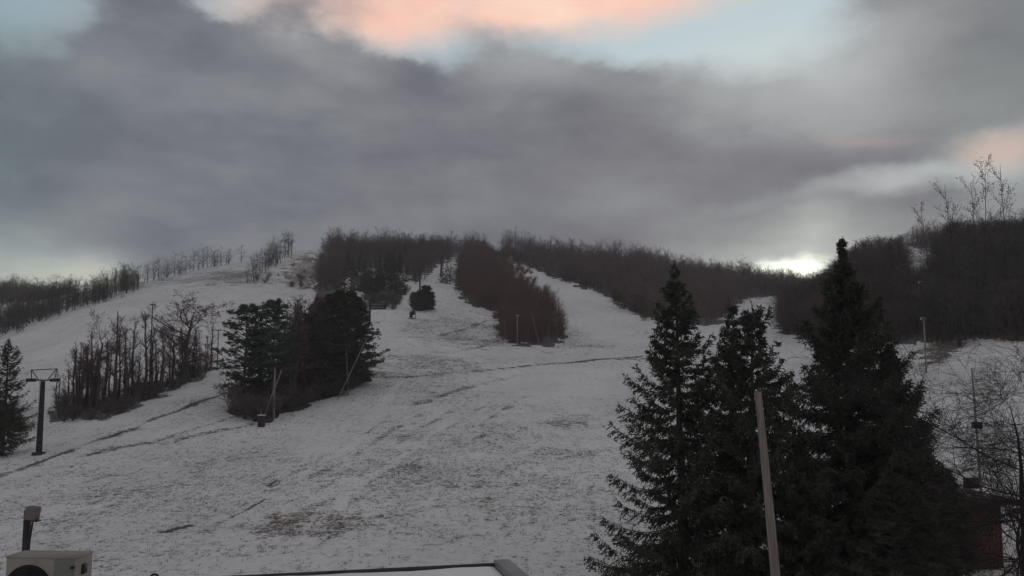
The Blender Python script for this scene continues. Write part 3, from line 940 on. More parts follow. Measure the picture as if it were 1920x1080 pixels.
# upper skyline of the left hill: countable single trees
for px, h in [(287, 10), (298, 12), (306, 10), (313, 9.5), (328, 12.5), (338, 12.5), (347, 10), (356, 9), (362, 11.5), (371, 12.5), (380, 12), (389, 11), (396, 9), (408, 8.5), (415, 10.5), (424, 9), (430, 7.5)]:
    far_tree(px, 0, h * .95, "thin bare tree spaced along the far hilltop skyline beside the dark corner grove", "thin trees on the far hilltop skyline", "far" if px % 3 else "slim", "twig_grey", d=crest_d(px) - 3, wide=1.25)
for k in range(13):
    px = r2.uniform(284, 432)
    far_tree(px, 0, r2.uniform(5, 10), "thin bare tree spaced along the far hilltop skyline beside the dark corner grove", "thin trees on the far hilltop skyline", "far", "twig_grey", d=crest_d(px) - r2.uniform(0, 14), wide=1.3)
far_tree(452, 0, 9.5, "lone round-crowned bare tree on the hilltop, apart from the thin skyline row", None, "far", "twig_grey", d=crest_d(452) - 2, wide=1.3)
# grove that climbs to the skyline beside the upper run
for k in range(36):
    f = r2.random()
    px = 462 + 80 * f + r2.normal() * 5; py = 532 - 55 * f + r2.normal() * 5
    far_tree(px, max(py, 478), r2.uniform(9, 13) * (1.12 if px > 520 else .95), "bare tree of the narrow grove climbing to the hilltop beside the upper snow run", "bare trees of the narrow hilltop grove", "slim" if k % 3 == 0 else "far", "twig_grey")
# band of trees along the left edge of the wide run
for k in range(50):
    f = (k + r2.random()) / 50
    px = -20 + 275 * f; py = 640 - 92 * f ** .85 - r2.random() * 12
    far_tree(px, py, r2.uniform(8, 12), "bare tree in the hedge-like belt bordering the snow run beyond the lift tower", "bare trees of the belt beyond the lift tower", "slim" if k % 2 else "far", "twig_grey")
for k in range(14):
    px = r2.uniform(2, 150)
    far_tree(px, 0, r2.uniform(8, 13), "bare tree on the far low horizon behind the pale snowfield", "bare trees on the horizon behind the pale snowfield", "far", "twig_grey", d=crest_d(px) - r2.uniform(0, 40))
for k in range(16):
    px = r2.uniform(205, 290)
    far_tree(px, 0, r2.uniform(7, 11), "bare tree of the dark grove at the corner of the belt and the hilltop row", "bare trees of the dark corner grove", "far", "twig_grey", d=crest_d(px) - r2.uniform(0, 18))
# skyline trees of the central wood, the ridge and the mound
for k in range(22):
    px = r2.uniform(618, 848)
    far_tree(px, 0, r2.uniform(10.5, 15.5), "bare tree on the skyline of the wood between the two upper runs", "skyline trees of the central wood", "slim" if k % 2 else "far", "twig_grey", d=crest_d(px) - r2.uniform(0, 14))
for k in range(8):
    px = r2.uniform(868, 908)
    far_tree(px, 0, r2.uniform(10, 13), "bare tree of the small square grove at the head of the lift line", "trees of the grove at the lift head", "far", "twig_grey", d=crest_d(px) - r2.uniform(0, 20))
for k in range(38):
    px = 940 + 560 * (k + r2.random()) / 38
    far_tree(px, 0, r2.uniform(9, 14), "bare tree on the skyline of the long ridge sloping to the sun glow", "skyline trees of the long ridge", "far", "twig", d=crest_d(px) - r2.uniform(0, 10))

# ---- the woods that read as one mass
def scatter(poly, d0, d1, area, gen):
    """ground spots, evenly spread, whose picture point lies inside the outline"""
    us = [(p[0] - 960) / F for p in poly]
    u0, u1 = min(us) - .01, max(us) + .01
    n = int((u1 - u0) * (d1 * d1 - d0 * d0) / 2 / area)
    y = np.sqrt(gen.uniform(d0 * d0, d1 * d1, n)); x = gen.uniform(u0, u1, n) * y
    z = ground(x, y)
    px, py = project(x, y, z)
    px = px + (vnoise(x / 9 + 2, y / 9 + 5) - .5) * 22 + gen.normal(size=len(px)) * 3; py = py + (vnoise(x / 9 + 31, y / 9) - .5) * 9
    m = in_poly(px, py, poly)
    return x[m], y[m], z[m]

def wood(name, label, poly, d0, d1, area, hmin, hmax, twig, seed, variants=None, sub="bark", wide=(0.8, 1.25), rough=.84):
    gen = np.random.default_rng(seed)
    x, y, z = scatter(poly, d0, d1, area, gen)
    variants = variants or far_v
    mb = MB()
    pick = gen.integers(len(variants), size=len(x))
    for i, (src, hh) in enumerate(variants):
        m = pick == i
        if not m.any(): continue
        uneven = .92 - rough / 2 + rough * vnoise(x[m] / 13 + seed, y[m] / 13) + np.where(gen.random(m.sum()) < .10 * rough, .28, 0)
        s = gen.uniform(hmin, hmax, m.sum()) * uneven / hh
        bake_copies(mb, src, x[m], y[m], z[m] - .1, s * gen.uniform(*wide, m.sum()), gen.uniform(0, 6.28, m.sum()), s)
    o = link(name, mb.mesh(name, [M[sub], M[twig]]))
    tag(o, label, "woodland", kind="stuff")
    print(name, len(x), mb.n)
    return o

wood("central_wood", "dark leafless wood between the two upper snow runs", P_CENTRAL, 300, 500, 9.0, 8.5, 12, "twig", 301)
wood("thicket_strip", "reddish brown leafless thicket running down the middle of the hill", P_STRIP, 200, 500, 3.4, 5.5, 8.6, "twig_red", 302)
wood("ridge_wood", "long dark leafless wood covering the ridge that falls to the sun glow", P_RIDGE, 225, 500, 9.0, 7.0, 11.0, "twig", 303)
for k in range(10):
    px = 1704 + 8.5 * k + r2.normal()
    far_tree(px, 0, r2.uniform(5, 8), "bare tree on the brow directly above the small bright snow slope", "trees on the brow above the small snow slope", "far", "twig", d=(crest_d(px, 290, 420) if px < 1748 else crest_d(px, 190, 300)), wide=1.3)
wood("mound_wood", "dark wooded knoll between the sun glow and the small bright snow slope", P_MOUND, 150, 330, 4.6, 8, 10.5, "twig", 304, rough=.35, wide=(1.2, 1.9))
wood("brow_wood", "strip of dark wood along the brow above the small bright snow slope", P_BROW, 290, 440, 6, 5.5, 9, "twig", 308)
wood("hill_wood", "very dark wooded hill beyond the bare tree on the side of the sun glow", P_EAST, 125, 240, 3.8, 9, 11.5, "twig_grey", 305, rough=.3, wide=(1.2, 1.9))
wood("belt_wood", "grey brown leafless belt bordering the wide run beyond the lift tower", P_BELT, 200, 420, 9, 6, 9.5, "twig_grey", 306)
wood("horizon_wood", "low dark wood along the horizon behind the pale snowfield", P_LOW, 400, 560, 8, 7, 10.5, "twig_grey", 307)

# undergrowth and brush
def brush(name, label, poly, d0, d1, area, h0, h1, seed, twig="brush"):
    return wood(name, label, poly, d0, d1, area, h0, h1, twig, seed, shrub_v, "bark", (1.0, 1.6))
brush("undergrowth", "dark brown undergrowth at the feet of the bare thicket by the lift tower",
      P_BARES, 110, 180, 4.0, .5, 2.6, 311, "twig_grey")
brush("undergrowth", "dark undergrowth beneath the pines of the middle clump",
      P_PINES, 110, 185, 2.2, .6, 3.2, 312, "twig_grey")
brush("undergrowth", "pale scrub along the lower edge of the long ridge wood",
      [(950, 468), (1000, 508), (1100, 542), (1215, 604), (1230, 604), (1215, 590), (1100, 530), (1000, 496)], 240, 490, 9, 1.5, 3.2, 313)
brush("undergrowth", "tawny scrub on the open knuckle above the reddish thicket",
      [(915, 478), (960, 470), (985, 500), (1010, 528), (1040, 556), (1020, 560), (990, 548), (940, 510)], 210, 500, 14, 1.5, 3.4, 314)
brush("undergrowth", "scrub dotted over the brow between the hilltop grove and central wood",
      [(470, 535), (540, 500), (600, 480), (600, 530), (560, 548), (500, 545)], 330, 470, 55, 1.0, 2.6, 315)
brush("undergrowth", "tawny scrub at the foot of the very dark wooded hill",
      [(1722, 648), (1722, 632), (1920, 636), (1920, 646), (1800, 655)], 105, 160, 4, 1.0, 2.2, 316)
brush("undergrowth", "brown brush around the foot of the ragged conifer by the lift tower",
      [(-20, 832), (40, 812), (42, 790), (-20, 780)], 95, 140, 1.6, 1.2, 2.4, 317)

brush("undergrowth", "dark scrub crowding round the little dark cabins under the central wood",
      [(686, 582), (735, 582), (762, 556), (762, 538), (700, 540), (686, 560)], 240, 360, 5, 1.2, 3.0, 318, "twig_grey")
# short grass poking through the snow
gg = np.random.default_rng(400)
n = 190000
y = np.sqrt(gg.uniform(46 ** 2, 165 ** 2, n)); x = gg.uniform(-.62, .40, n) * y
ba, cl_ = bare_at(x, y)
dens = .06 + .42 * (vnoise(x / 5 + 3, y / 5) - .35) * vnoise(x / 1.4, y / 1.4 + 40) + ba * .8 - cl_ * .25
m = gg.random(n) < np.clip(dens, 0, 1)
x, y = x[m], y[m]; z = ground(x, y)
gb = MB()
nb = 4
P0 = np.repeat(np.stack([x, y, z - .02], 1)[:, None], nb, 1) + gg.normal(size=(len(x), nb, 3)) * np.array([.07, .07, 0])
P1 = P0 + gg.normal(size=(len(x), nb, 3)) * np.array([.06, .06, .02]) + np.array([0, 0, 1]) * gg.uniform(.06, .17, (len(x), nb, 1))
gb.slivers(P0.reshape(-1, 3), P1.reshape(-1, 3), .035)
tag(link("grass", gb.mesh("grass", [M["dry_grass"]])), "short dry grass poking through the thin snow", "grass", kind="stuff")
print("grass", len(x))

# ================================================================== dark conifers on the hill
mini = []
for i in range(3):
    gg = np.random.default_rng(500 + i)
    tr, cr = spruce(gg, 9.0, 2.4, z0=.3, fine=.32, tw=.14, spacing=.6, per=5, power=.8)
    mini.append((tr.mesh("hill_spruce_trunk", [M["bark"]]), cr.mesh("hill_spruce_crown", [M["black_needles"], M["bark"]])))
def hill_spruce(px, py, h, lab, group=None, i=0, w=1.0):
    x, y, z = spot(px, py)
    s = h / 9.0
    return plant("spruce_tree", lab, "spruce", *mini[i % 3], (x, y, z - .1), i * 1.1, (s * w, s * w, s), group)
dome = []
for i in range(2):
    tr, cr = pine(np.random.default_rng(520 + i), 6.0, 2.5, .02, limbs=80, tufts=6, tuft=.6, blades=18, bw=.15, power=.5)
    dome.append((tr.mesh("dome_trunk", [M["bark"]]), cr.mesh("dome_crown", [M["dark_needles"], M["bark"]])))
for i, (px, py, h) in enumerate([(778, 580, 5.0), (788, 583, 5.8), (799, 581, 7.0), (806, 580, 4.8)]):
    x, y, z = spot(px, py)
    plant("evergreen_tree", "evergreen in the tight round clump alone on the snow below the lift line", "evergreen", *dome[i % 2], (x, y, z - .1), i * 2.0, h / 6.0, "evergreens of the round clump on the snow")
for i, (px, py, h) in enumerate([(829, 530, 8.5), (838, 532, 9.0), (845, 528, 7.5)]):
    hill_spruce(px, py, h, "dark evergreen at the edge of the reddish thicket beside the lift line", "dark evergreens beside the lift line", i, 1.1)
rr_ = np.random.default_rng(9)
for i in range(64):
    hx_ = rr_.uniform(645, 762)
    hill_spruce(hx_, rr_.uniform(502, 558) - max(0, hx_ - 735) * .6, rr_.uniform(6.5, 10), "dark evergreen in the blackest part of the central wood, above the dark cabin", "dark evergreens of the central wood", i, 1.15)
for i in range(8):
    hill_spruce(rr_.uniform(1600, 1690), rr_.uniform(520, 545), rr_.uniform(9, 12), "evergreen on the brow of the knoll with the bright snow slope behind", "evergreens on the knoll", i, 1.0)
hill_spruce(1367, 604, 8, "single evergreen where the ridge wood meets the valley snow", None, 1, 1.2)

# ================================================================== lift towers, poles, machines
def frustum(mb, base, r0, topz, r1, n=12, mi=0, dx=0, dy=0):
    mb.tubes([base], [(base[0] + dx, base[1] + dy, topz)], r0, r1, n, mi, cap=True)

def lift_tower(px, py, ty, label, group=None, arm=3.2, r=.3, detail=True, d=None):
    x, y, z = spot(px, py) if d is None else col_spot(px, d)
    H = top_z(ty, y) - z
    t = thing("lift_tower", label, "lift tower", (x, y, z - .15), 0, group)
    mb = MB(); frustum(mb, (0, 0, 0), r * 1.05, H, r * .82, 16); link("mast", mb.mesh("mast", [M["steel_dark"]], False), t)
    mb = MB(); mb.box((0, 0, .2), (r * 3.6, r * 3.6, .4)); link("footing", mb.mesh("footing", [M["wood_dark"]]), t)
    mb = MB(); mb.box((0, 0, H + .1), (arm * 1.0, .18, .16)); link("crossarm", mb.mesh("crossarm", [M["steel_dark"]]), t)
    if detail:
        mb = MB()
        a = arm * .5
        mb.tubes([(-a * 1.15, 0, H + 1.25), (-a * .45, 0, H + .2), (a * .45, 0, H + .2), (-a * 1.05, 0, H + .2), (a * 1.05, 0, H + .2)],
                 [(a * 1.25, 0, H + 1.4), (-a * 1.1, 0, H + 1.25), (a * 1.2, 0, H + 1.38), (-a * 1.15, 0, H + 1.25), (a * 1.25, 0, H + 1.4)], .055, .055, 6, 0, cap=True)
        link("lifting_frame", mb.mesh("lifting_frame", [M["steel_dark"]]), t)
        for s in (-1, 1):
            mb = MB(); mb.box((s * arm * .55, 0, H - .02), (.12, 2.0, .12))
            for k in range(5):
                yy = -.84 + k * .42
                mb.tubes([(s * arm * .55 - .09, yy, H + .16)], [(s * arm * .55 + .09, yy, H + .16)], .15, .15, 12, 0, cap=True)
            link("sheave_train", mb.mesh("sheave_train", [M["steel_dark"]]), t)
        mb = MB()
        for k in range(int(H / .4)):
            mb.tubes([(-.2, -r * 1.1, .8 + k * .4)], [(.2, -r * 1.1, .8 + k * .4)], .015, .015, 4)
        mb.tubes([(-.2, -r * 1.1, .6), (.2, -r * 1.1, .6)], [(-.2, -r * 1.1, H), (.2, -r * 1.1, H)], .02, .02, 4)
        link("ladder", mb.mesh("ladder", [M["steel_dark"]]), t)
    return t
lift_tower(73, 852, 712, "dark steel chairlift tower with truss crossarm, standing alone beside the ragged conifer", arm=2.5, r=.31)
lift_tower(693, 606, 560, "slim blue-black lift tower rising just behind the pine clump's open side", arm=2.4, r=.28)
lift_tower(787, 560, 503, "dark lift tower standing behind the round evergreen clump", arm=2.2, r=.3)
lift_tower(827, 518, 482, "thin lift tower beside the dark evergreens along the lift line", arm=2.0, r=.3)
for k, (d, ty) in enumerate(((470, 452), (488, 458), (505, 463), (520, 468))):
    lift_tower((862, 858, 856, 855)[k], 0, ty - 2, ("tallest and nearest of the lift towers stacked at the head of the line", "second crossarm down among the lift towers stacked at the head of the line",
               "third crossarm down among the lift towers stacked at the head of the line", "lowest crossarm among the lift towers stacked at the head of the line")[k], arm=4.6, r=.28, detail=False, d=d)

def pole_thing(px, py, ty, label, r=.13, arm=0.0, lamp=None, lean=0.0, guy=None, mat="wood_grey", group=None, name="utility_pole", cat="pole"):
    x, y, z = spot(px, py)
    H = top_z(ty, y) - z
    t = thing(name, label, cat, (x, y, z - .1), 0, group)
    mb = MB(); frustum(mb, (0, 0, 0), r, H, r * .7, 10, 0, lean); link("pole", mb.mesh("pole", [M[mat]], False), t)
    if arm:
        mb = MB(); mb.box((lean, 0, H - .12), (arm, .14, .16)); link("crossarm", mb.mesh("crossarm", [M[mat]]), t)
        for s in (-.42, .42):
            mb = MB(); mb.tubes([(lean + s * arm, 0, H - .04)], [(lean + s * arm, 0, H + .2)], .05, .035, 8, 0, cap=True)
            link("insulator", mb.mesh("insulator", [M["steel_grey"]]), t)
    if lamp:
        mb = MB(); mb.box((lean + lamp * .3, -.15, H + .12), (.6, .45, .34)); link("floodlight", mb.mesh("floodlight", [M["galvanised"]]), t)
        mb = MB(); mb.box((lean + lamp * .3, -.385, H + .1), (.5, .02, .26)); link("lens", mb.mesh("lens", [M["glass_dark"]]), t)
    if guy:
        gx, gz = guy
        mb = MB(); mb.tubes([(gx, -.4, .0)], [(lean + .1 * (1 if gx < 0 else -1), -.1, H * gz)], .085, .07, 8, 0, cap=True)
        link("brace", mb.mesh("brace", [M[mat]]), t)
    return t

def brace_pole(px0, py0, px1, py1, label, r=.09):
    """a long pole leaning across, foot and head given in the picture"""
    x, y, z = spot(px0, py0)
    hx, hy, hz = at(px1, py1, y - 1.2)
    t = thing("leaning_pole", label, "pole", (x, y, z - .1))
    mb = MB(); mb.tubes([(0, 0, 0)], [(hx - x, hy - y, hz - z + .1)], r, r * .75, 10, 0, cap=True)
    link("shaft", mb.mesh("shaft", [M["wood_grey"]]), t)
    mb = MB(); mb.tubes([((hx - x) * .97, (hy - y) * .97, (hz - z) * .97)], [(hx - x, hy - y, hz - z + .12)], r * .95, r * .95, 10, 0, cap=True)
    link("end_band", mb.mesh("end_band", [M["steel_grey"]]), t)
    return t
pole_thing(513, 786, 690, "upright grey pole at the foot of the tall narrow pine", r=.15, arm=0)
brace_pole(491, 790, 528, 694, "pale pole leaning sideways in front of the tall narrow pine")
pole_thing(653, 741, 645, "thin lamp pole with short crossarm before the bulkiest dark pine", r=.10, arm=1.2, lean=-.5)
brace_pole(632, 750, 687, 636, "pale pole leaning sideways across the darkest pines")
pole_thing(407, 694, 617, "thin pole with a short bar on top between rusty oak and blue-green pine", r=.10, arm=1.1, mat="wood_dark")
pole_thing(279, 742, 569, "very tall thin pole rising out of the bare thicket", r=.10, arm=.9, mat="wood_dark")
pole_thing(970, 646, 590, "pale pole with short crossarm at the lower end of the reddish thicket", r=.11, arm=1.1, mat="galvanised")
pole_thing(949, 644, 600, "thin pole at the open snow corner of the reddish thicket", r=.08, lean=-.5, mat="wood_grey")
pole_thing(1012, 648, 588, "bent pale pole leaning inside the lower end of the reddish thicket", r=.08, lean=-1.9, mat="wood_grey")
pole_thing(1029, 648, 606, "short thin pole nearest the wide snow run inside the reddish thicket", r=.07, mat="wood_grey")
pole_thing(1733, 640, 530, "dark pole with a pale lamp head against the very dark wooded hill", r=.11, lamp=-.8, mat="wood_dark", name="lamp_post", cat="lamp post")
pole_thing(1737, 700, 598, "pale lamp post with a flat head at the foot of the very dark wooded hill", r=.13, lamp=-.6, mat="wood_grey", name="lamp_post", cat="lamp post")

# marker box on a post below the pine clump
x, y, z = spot(490, 800)
t = thing("hydrant_box", "dark squat hydrant box on the snow below the leaning pole", "hydrant", (x, y, z - .05))
mb = MB(); mb.box((0, 0, .75), (.8, .7, 1.5)); bevelled(link("cabinet", mb.mesh("cabinet", [M["wood_dark"]]), t), .04)
mb = MB(); mb.box((0, 0, 1.54), (.95, .85, .08)); link("lid", mb.mesh("lid", [M["snow"]]), t)
mb = MB(); mb.tubes([(-.1, 0, 1.5)], [(-.1, 0, 2.3)], .05, .05, 8, 0, cap=True); link("standpipe", mb.mesh("standpipe", [M["wood_grey"]]), t)

# snow gun
x, y, z = spot(773, 598)
t = thing("snow_gun", "small black fan snow gun standing alone on the open snow", "snow gun", (x, y, z), R(20), s=1.25)
mb = MB(); mb.tubes([(-.55, 0, 1.25), (.35, 0, 1.42)], [(.35, 0, 1.42), (.55, 0, 1.46)], [.45, .5], [.5, .42], 18, 0, cap=True); link("barrel", mb.mesh("barrel", [M["black_plastic"]]), t)
mb = MB(); mb.tubes([(0, 0, .25)], [(0, 0, 1.0)], .09, .07, 8, 0, cap=True); link("post", mb.mesh("post", [M["steel_dark"]]), t)
mb = MB(); mb.box((0, 0, .16), (1.7, .16, .12)); mb.box((-.1, 0, .22), (.16, 1.5, .12)); link("chassis", mb.mesh("chassis", [M["steel_dark"]]), t)
mb = MB(); mb.box((-.35, .1, .62), (.5, .4, .55)); link("control_box", mb.mesh("control_box", [M["steel_dark"]]), t)
mb = MB(); mb.tubes([(.75, .1, .1)], [(.85, .1, 2.0)], .06, .05, 8, 0, cap=True); link("marker_pole", mb.mesh("marker_pole", [M["black_plastic"]]), t)

# ================================================================== cabins on the hill
def cabin(px, py, w, dpt, wall_h, roof_h, label, wall, roof, rz=0.0, snow=False, deck=False):
    x, y, z = spot(px, py)
    t = thing("cabin", label, "cabin", (x, y, z - .4), rz)
    wall_h += .4
    mb = MB(); mb.box((0, 0, wall_h / 2), (w, dpt, wall_h))
    mb.add([(-w / 2, -dpt / 2, wall_h), (-w / 2, dpt / 2, wall_h), (-w / 2, 0, wall_h + roof_h - .05), (w / 2, -dpt / 2, wall_h), (w / 2, dpt / 2, wall_h), (w / 2, 0, wall_h + roof_h - .05)],
           [[0, 2, 1], [3, 4, 5]])
    link("wall", mb.mesh("wall", [M[wall]]), t)
    e = .5
    V, Fc = [], []
    for s in (-1, 1):
        k = len(V)
        hx, sy = w / 2 + e, s * (dpt / 2 + e)
        drop = roof_h * e / (dpt / 2)
        V += [(-hx, sy, wall_h - drop), (hx, sy, wall_h - drop), (hx, 0, wall_h + roof_h), (-hx, 0, wall_h + roof_h),
              (-hx, sy, wall_h - drop + .18), (hx, sy, wall_h - drop + .18), (hx, 0, wall_h + roof_h + .18), (-hx, 0, wall_h + roof_h + .18)]
        Fc += [[k, k + 1, k + 2, k + 3], [k + 4, k + 7, k + 6, k + 5], [k, k + 4, k + 5, k + 1], [k, k + 3, k + 7, k + 4], [k + 1, k + 5, k + 6, k + 2]]
    mb = MB(); mb.add(V, Fc); link("roof", mb.mesh("roof", [M[roof]]), t)
    for k in range(max(1, int(w / 3))):
        wx = -w / 2 + w * (k + .5) / max(1, int(w / 3))
        mb = MB(); mb.box((wx, -dpt / 2 - .02, wall_h * .58), (.9, .08, 1.0)); f = link("window", mb.mesh("window", [M["glass_dark"]]), t)
        mb = MB(); mb.box((wx, -dpt / 2 - .07, wall_h * .58 + .54), (1.1, .06, .08)); mb.box((wx, -dpt / 2 - .07, wall_h * .58 - .54), (1.1, .06, .08)); link("frame", mb.mesh("frame", [M["wood_grey"]]), f)
    if deck:
        mb = MB()
        for k in range(9):
            mb.tubes([(-w / 2 + k * w / 8, -dpt / 2 - 1.8, -.5)], [(-w / 2 + k * w / 8, -dpt / 2 - 1.8, 1.5)], .07, .07, 6)
        mb.box((0, -dpt / 2 - 1.8, 1.5), (w, .1, .12)); mb.box((0, -dpt / 2 - .95, .5), (w, 1.7, .14))
        link("deck_railing", mb.mesh("deck_railing", [M["wood_grey"]]), t)
    if snow:
        mb = MB(); mb.box((0, -dpt / 2 - e + .06, wall_h - roof_h * e / (dpt / 2) + .22), (w + .8, .5, .12)); link("snow_strip", mb.mesh("snow_strip", [M["snow"]]), t)
    return t
cabin(628, 570, 11, 6, 2.2, 1.6, "long low cabin with grey-green roof peeking over the pine clump", "cream_wall", "green_roof", R(4))
cabin(727, 562, 4.2, 4.0, 1.9, .9, "dark timber cabin with a snowy eave at the foot of the dark evergreens", "wood_dark", "wood_dark", R(-6), True)
cabin(709, 579, 4.4, 3.0, 1.2, .5, "low dark shed with railed deck in front of the dark timber cabin", "wood_dark", "wood_dark", R(-4), False, True)
x, y, z = spot(752, 552)
t = thing("cabin", "small dark hut with snowy roof upslope of the dark timber cabin", "cabin", (x, y, z - .3))
mb = MB(); mb.box((0, 0, 1.0), (3.6, 3.4, 2.0)); link("wall", mb.mesh("wall", [M["wood_dark"]]), t)
mb = MB(); mb.box((0, -.2, 2.1), (4.2, 4.2, .2)); link("roof", mb.mesh("roof", [M["wood_dark"]]), t)
mb = MB(); mb.box((.3, -1.8, 2.25), (2.4, .8, .10)); link("snow_strip", mb.mesh("snow_strip", [M["snow"]]), t)

# ================================================================== foreground: pole, hut, lamps
px0, d0 = 1420, 25.0
tx, ty_, tz = at(1421, 735, d0)
bx, by, bz = at(1453, 1080, d0)
k = (tz - 0) / (tz - bz)
fx = tx + (bx - tx) * k
t = thing("wooden_pole", "bare pale wooden pole, slightly leaning, in front of the drooping spruce", "pole", (fx, d0, -.05))
mb = MB()
nn = 14
zs = np.linspace(0, tz + .05, nn + 1)
pts = np.stack([np.linspace(0, tx - fx, nn + 1) + np.sin(np.linspace(0, 3, nn + 1)) * .02, np.zeros(nn + 1), zs], 1)
rad = np.linspace(.165, .095, nn + 1)
mb.tubes(pts[:-1], pts[1:], rad[:-1], rad[1:], 20, 0)
mb.tubes([pts[-1]], [pts[-1] + (0, 0, .012)], .095, .08, 20, 0, cap=True)
link("shaft", mb.mesh("shaft", [M["wood_pole"]], True), t)
mb = MB(); mb.tubes([pts[-2] + (0, 0, .2)], [pts[-2] + (0, 0, .26)], .108, .108, 20, 0, cap=True); link("metal_band", mb.mesh("metal_band", [M["steel_grey"]]), t)

# red hut behind the low evergreen
cx, cy, cz = col_spot(1790, 50.5)
xr = at(1879, 1000, 49)[0]
zr = top_z(946, 49)
t = thing("hut", "dark red wooden hut with flat overhanging roof, half hidden by the low evergreen", "hut", (xr - 2.2, 51, 0))
hh = zr - cz + cz
mb = MB(); mb.box((0, 0, zr / 2), (4.4, 4, zr)); link("wall", mb.mesh("wall", [M["barn_red"]]), t)
mb = MB(); mb.box((.0, -.1, zr + .1), (5.6, 5.2, .2), rot=np.array(Matrix.Rotation(R(-2.5), 3, "Y"))); rf = link("roof", mb.mesh("roof", [M["wood_dark"]]), t)
mb = MB(); mb.box((.0, -2.72, zr + .12), (5.66, .05, .26), rot=np.array(Matrix.Rotation(R(-2.5), 3, "Y"))); link("fascia", mb.mesh("fascia", [M["wood_dark"]]), rf)
mb = MB()
for k in range(22):
    mb.box((-2.2 + .1 + k * .2, -2.012, zr / 2), (.03, .022, zr))
link("batten", mb.mesh("batten", [M["barn_red"]]), t)
mb = MB(); mb.box((-.9, -2.03, 1.0), (.95, .06, 2.0)); dr = link("door", mb.mesh("door", [M["wood_dark"]]), t)
mb = MB(); mb.tubes([(-.55, -2.12, 1.0)], [(-.55, -2.06, 1.0)], .04, .04, 8, 0, cap=True); link("handle", mb.mesh("handle", [M["steel_grey"]]), dr)

# slim mast with two boxes above the hut
x, y, z = col_spot(1843, 58)
t = thing("lamp_mast", "slim steel mast with two boxy floodlights above the red hut", "lamp mast", (x, y, z))
zt = top_z(690, 58) - z
zm, zl = top_z(797, 58) - z, top_z(905, 58) - z
lx = at(1822, 690, 58)[0] - x
mb = MB(); frustum(mb, (0, 0, 0), .10, zt, .05, 10, 0, lx); link("mast", mb.mesh("mast", [M["steel_grey"]]), t)
for zz, ox, s in ((zm, lx * zm / zt - .05, .55), (zl, lx * zl / zt - .72, .85)):
    mb = MB(); mb.box((ox, -.2, zz), (s, .4, s * .8)); f = bevelled(link("floodlight", mb.mesh("floodlight", [M["black_plastic"]]), t), .03)
    mb = MB(); mb.box((ox, -.41, zz), (s * .84, .02, s * .62)); link("lens", mb.mesh("lens", [M["glass_dark"]]), f)
mb = MB(); mb.tubes([(lx * zl / zt - .72, 0, zl)], [(lx * zl / zt + .02, 0, zl)], .03, .03, 6); link("bracket", mb.mesh("bracket", [M["steel_grey"]]), t)

# the big bare tree at the edge
BIG = [dict(n=9, wob=.07, up=.02, taper=.95, start=.40, kids=2.8, ang=68, ratio=.86, prof=lambda f: 1.15 - .55 * f),
       dict(n=10, wob=.15, up=.005, taper=.85, start=.10, kids=1.8, ang=44, ratio=.44, prof=lambda f: 1.15 - .5 * f),
       dict(n=5, wob=.14, up=.02, taper=.8, start=.05, kids=1.5, ang=38, ratio=.45, prof=lambda f: 1.1 - .3 * f),
       dict(n=4, wob=.13, up=.02, taper=.85, start=.1, kids=.9, ang=36, ratio=.45, prof=lambda f: 1),
       dict(n=2, wob=.10, up=.04, taper=.9, start=0, kids=0, ang=30, ratio=.5, prof=lambda f: 1)]
def big_bare(px, d, ty, seed, label, r0, spec=BIG, leaves=0, lean=.03, leaf_above=0):
    x, y, z = col_spot(px, d)
    H = top_z(ty, d) - z
    gg = np.random.default_rng(seed)
    segs = grow_tree(gg, H * .92, r0, spec, lean)
    top = max(s[1][2] for s in segs)
    sp = split(segs)
    tr, cr = MB(), MB()
    for lv, (a, b, ra, rb) in sp.items():
        if lv == 0: tr.tubes(a, b, ra, rb, 12)
        elif lv <= 2: cr.tubes(a, b, np.maximum(ra * .8, .007), np.maximum(rb * .8, .006), 6 if lv == 1 else 4)
        else: cr.tubes(a, b, np.maximum(ra * .7, .006), np.maximum(rb * .7, .0045), 3)
    if leaves:
        b = sp[max(sp)][1]; b = b[b[:, 2] > leaf_above * top]
        pick = b[gg.choice(len(b), min(leaves, len(b)), replace=False)]
        cr.blades(pick, pick + gg.normal(size=pick.shape) * .05 - (0, 0, .05), .07, 1)
    print("big bare", seed, len(segs))
    s = H / top
    return plant("bare_tree", label, "bare tree", tr.mesh("big_trunk", [M["dark_bark"]], True), cr.mesh("big_crown", [M["dark_bark"], M["dead_leaf"]]), (x, y, z - .1), seed * .7, s)
big_bare(1924, 30, 585, 603, "near bare tree with wide low branches spreading over the hut roof", .27, leaves=0, lean=.0)
big_bare(1990, 33, 540, 614, "near bare tree at the picture's edge, only its arching side branches reaching in", .26, leaves=0, lean=.0)
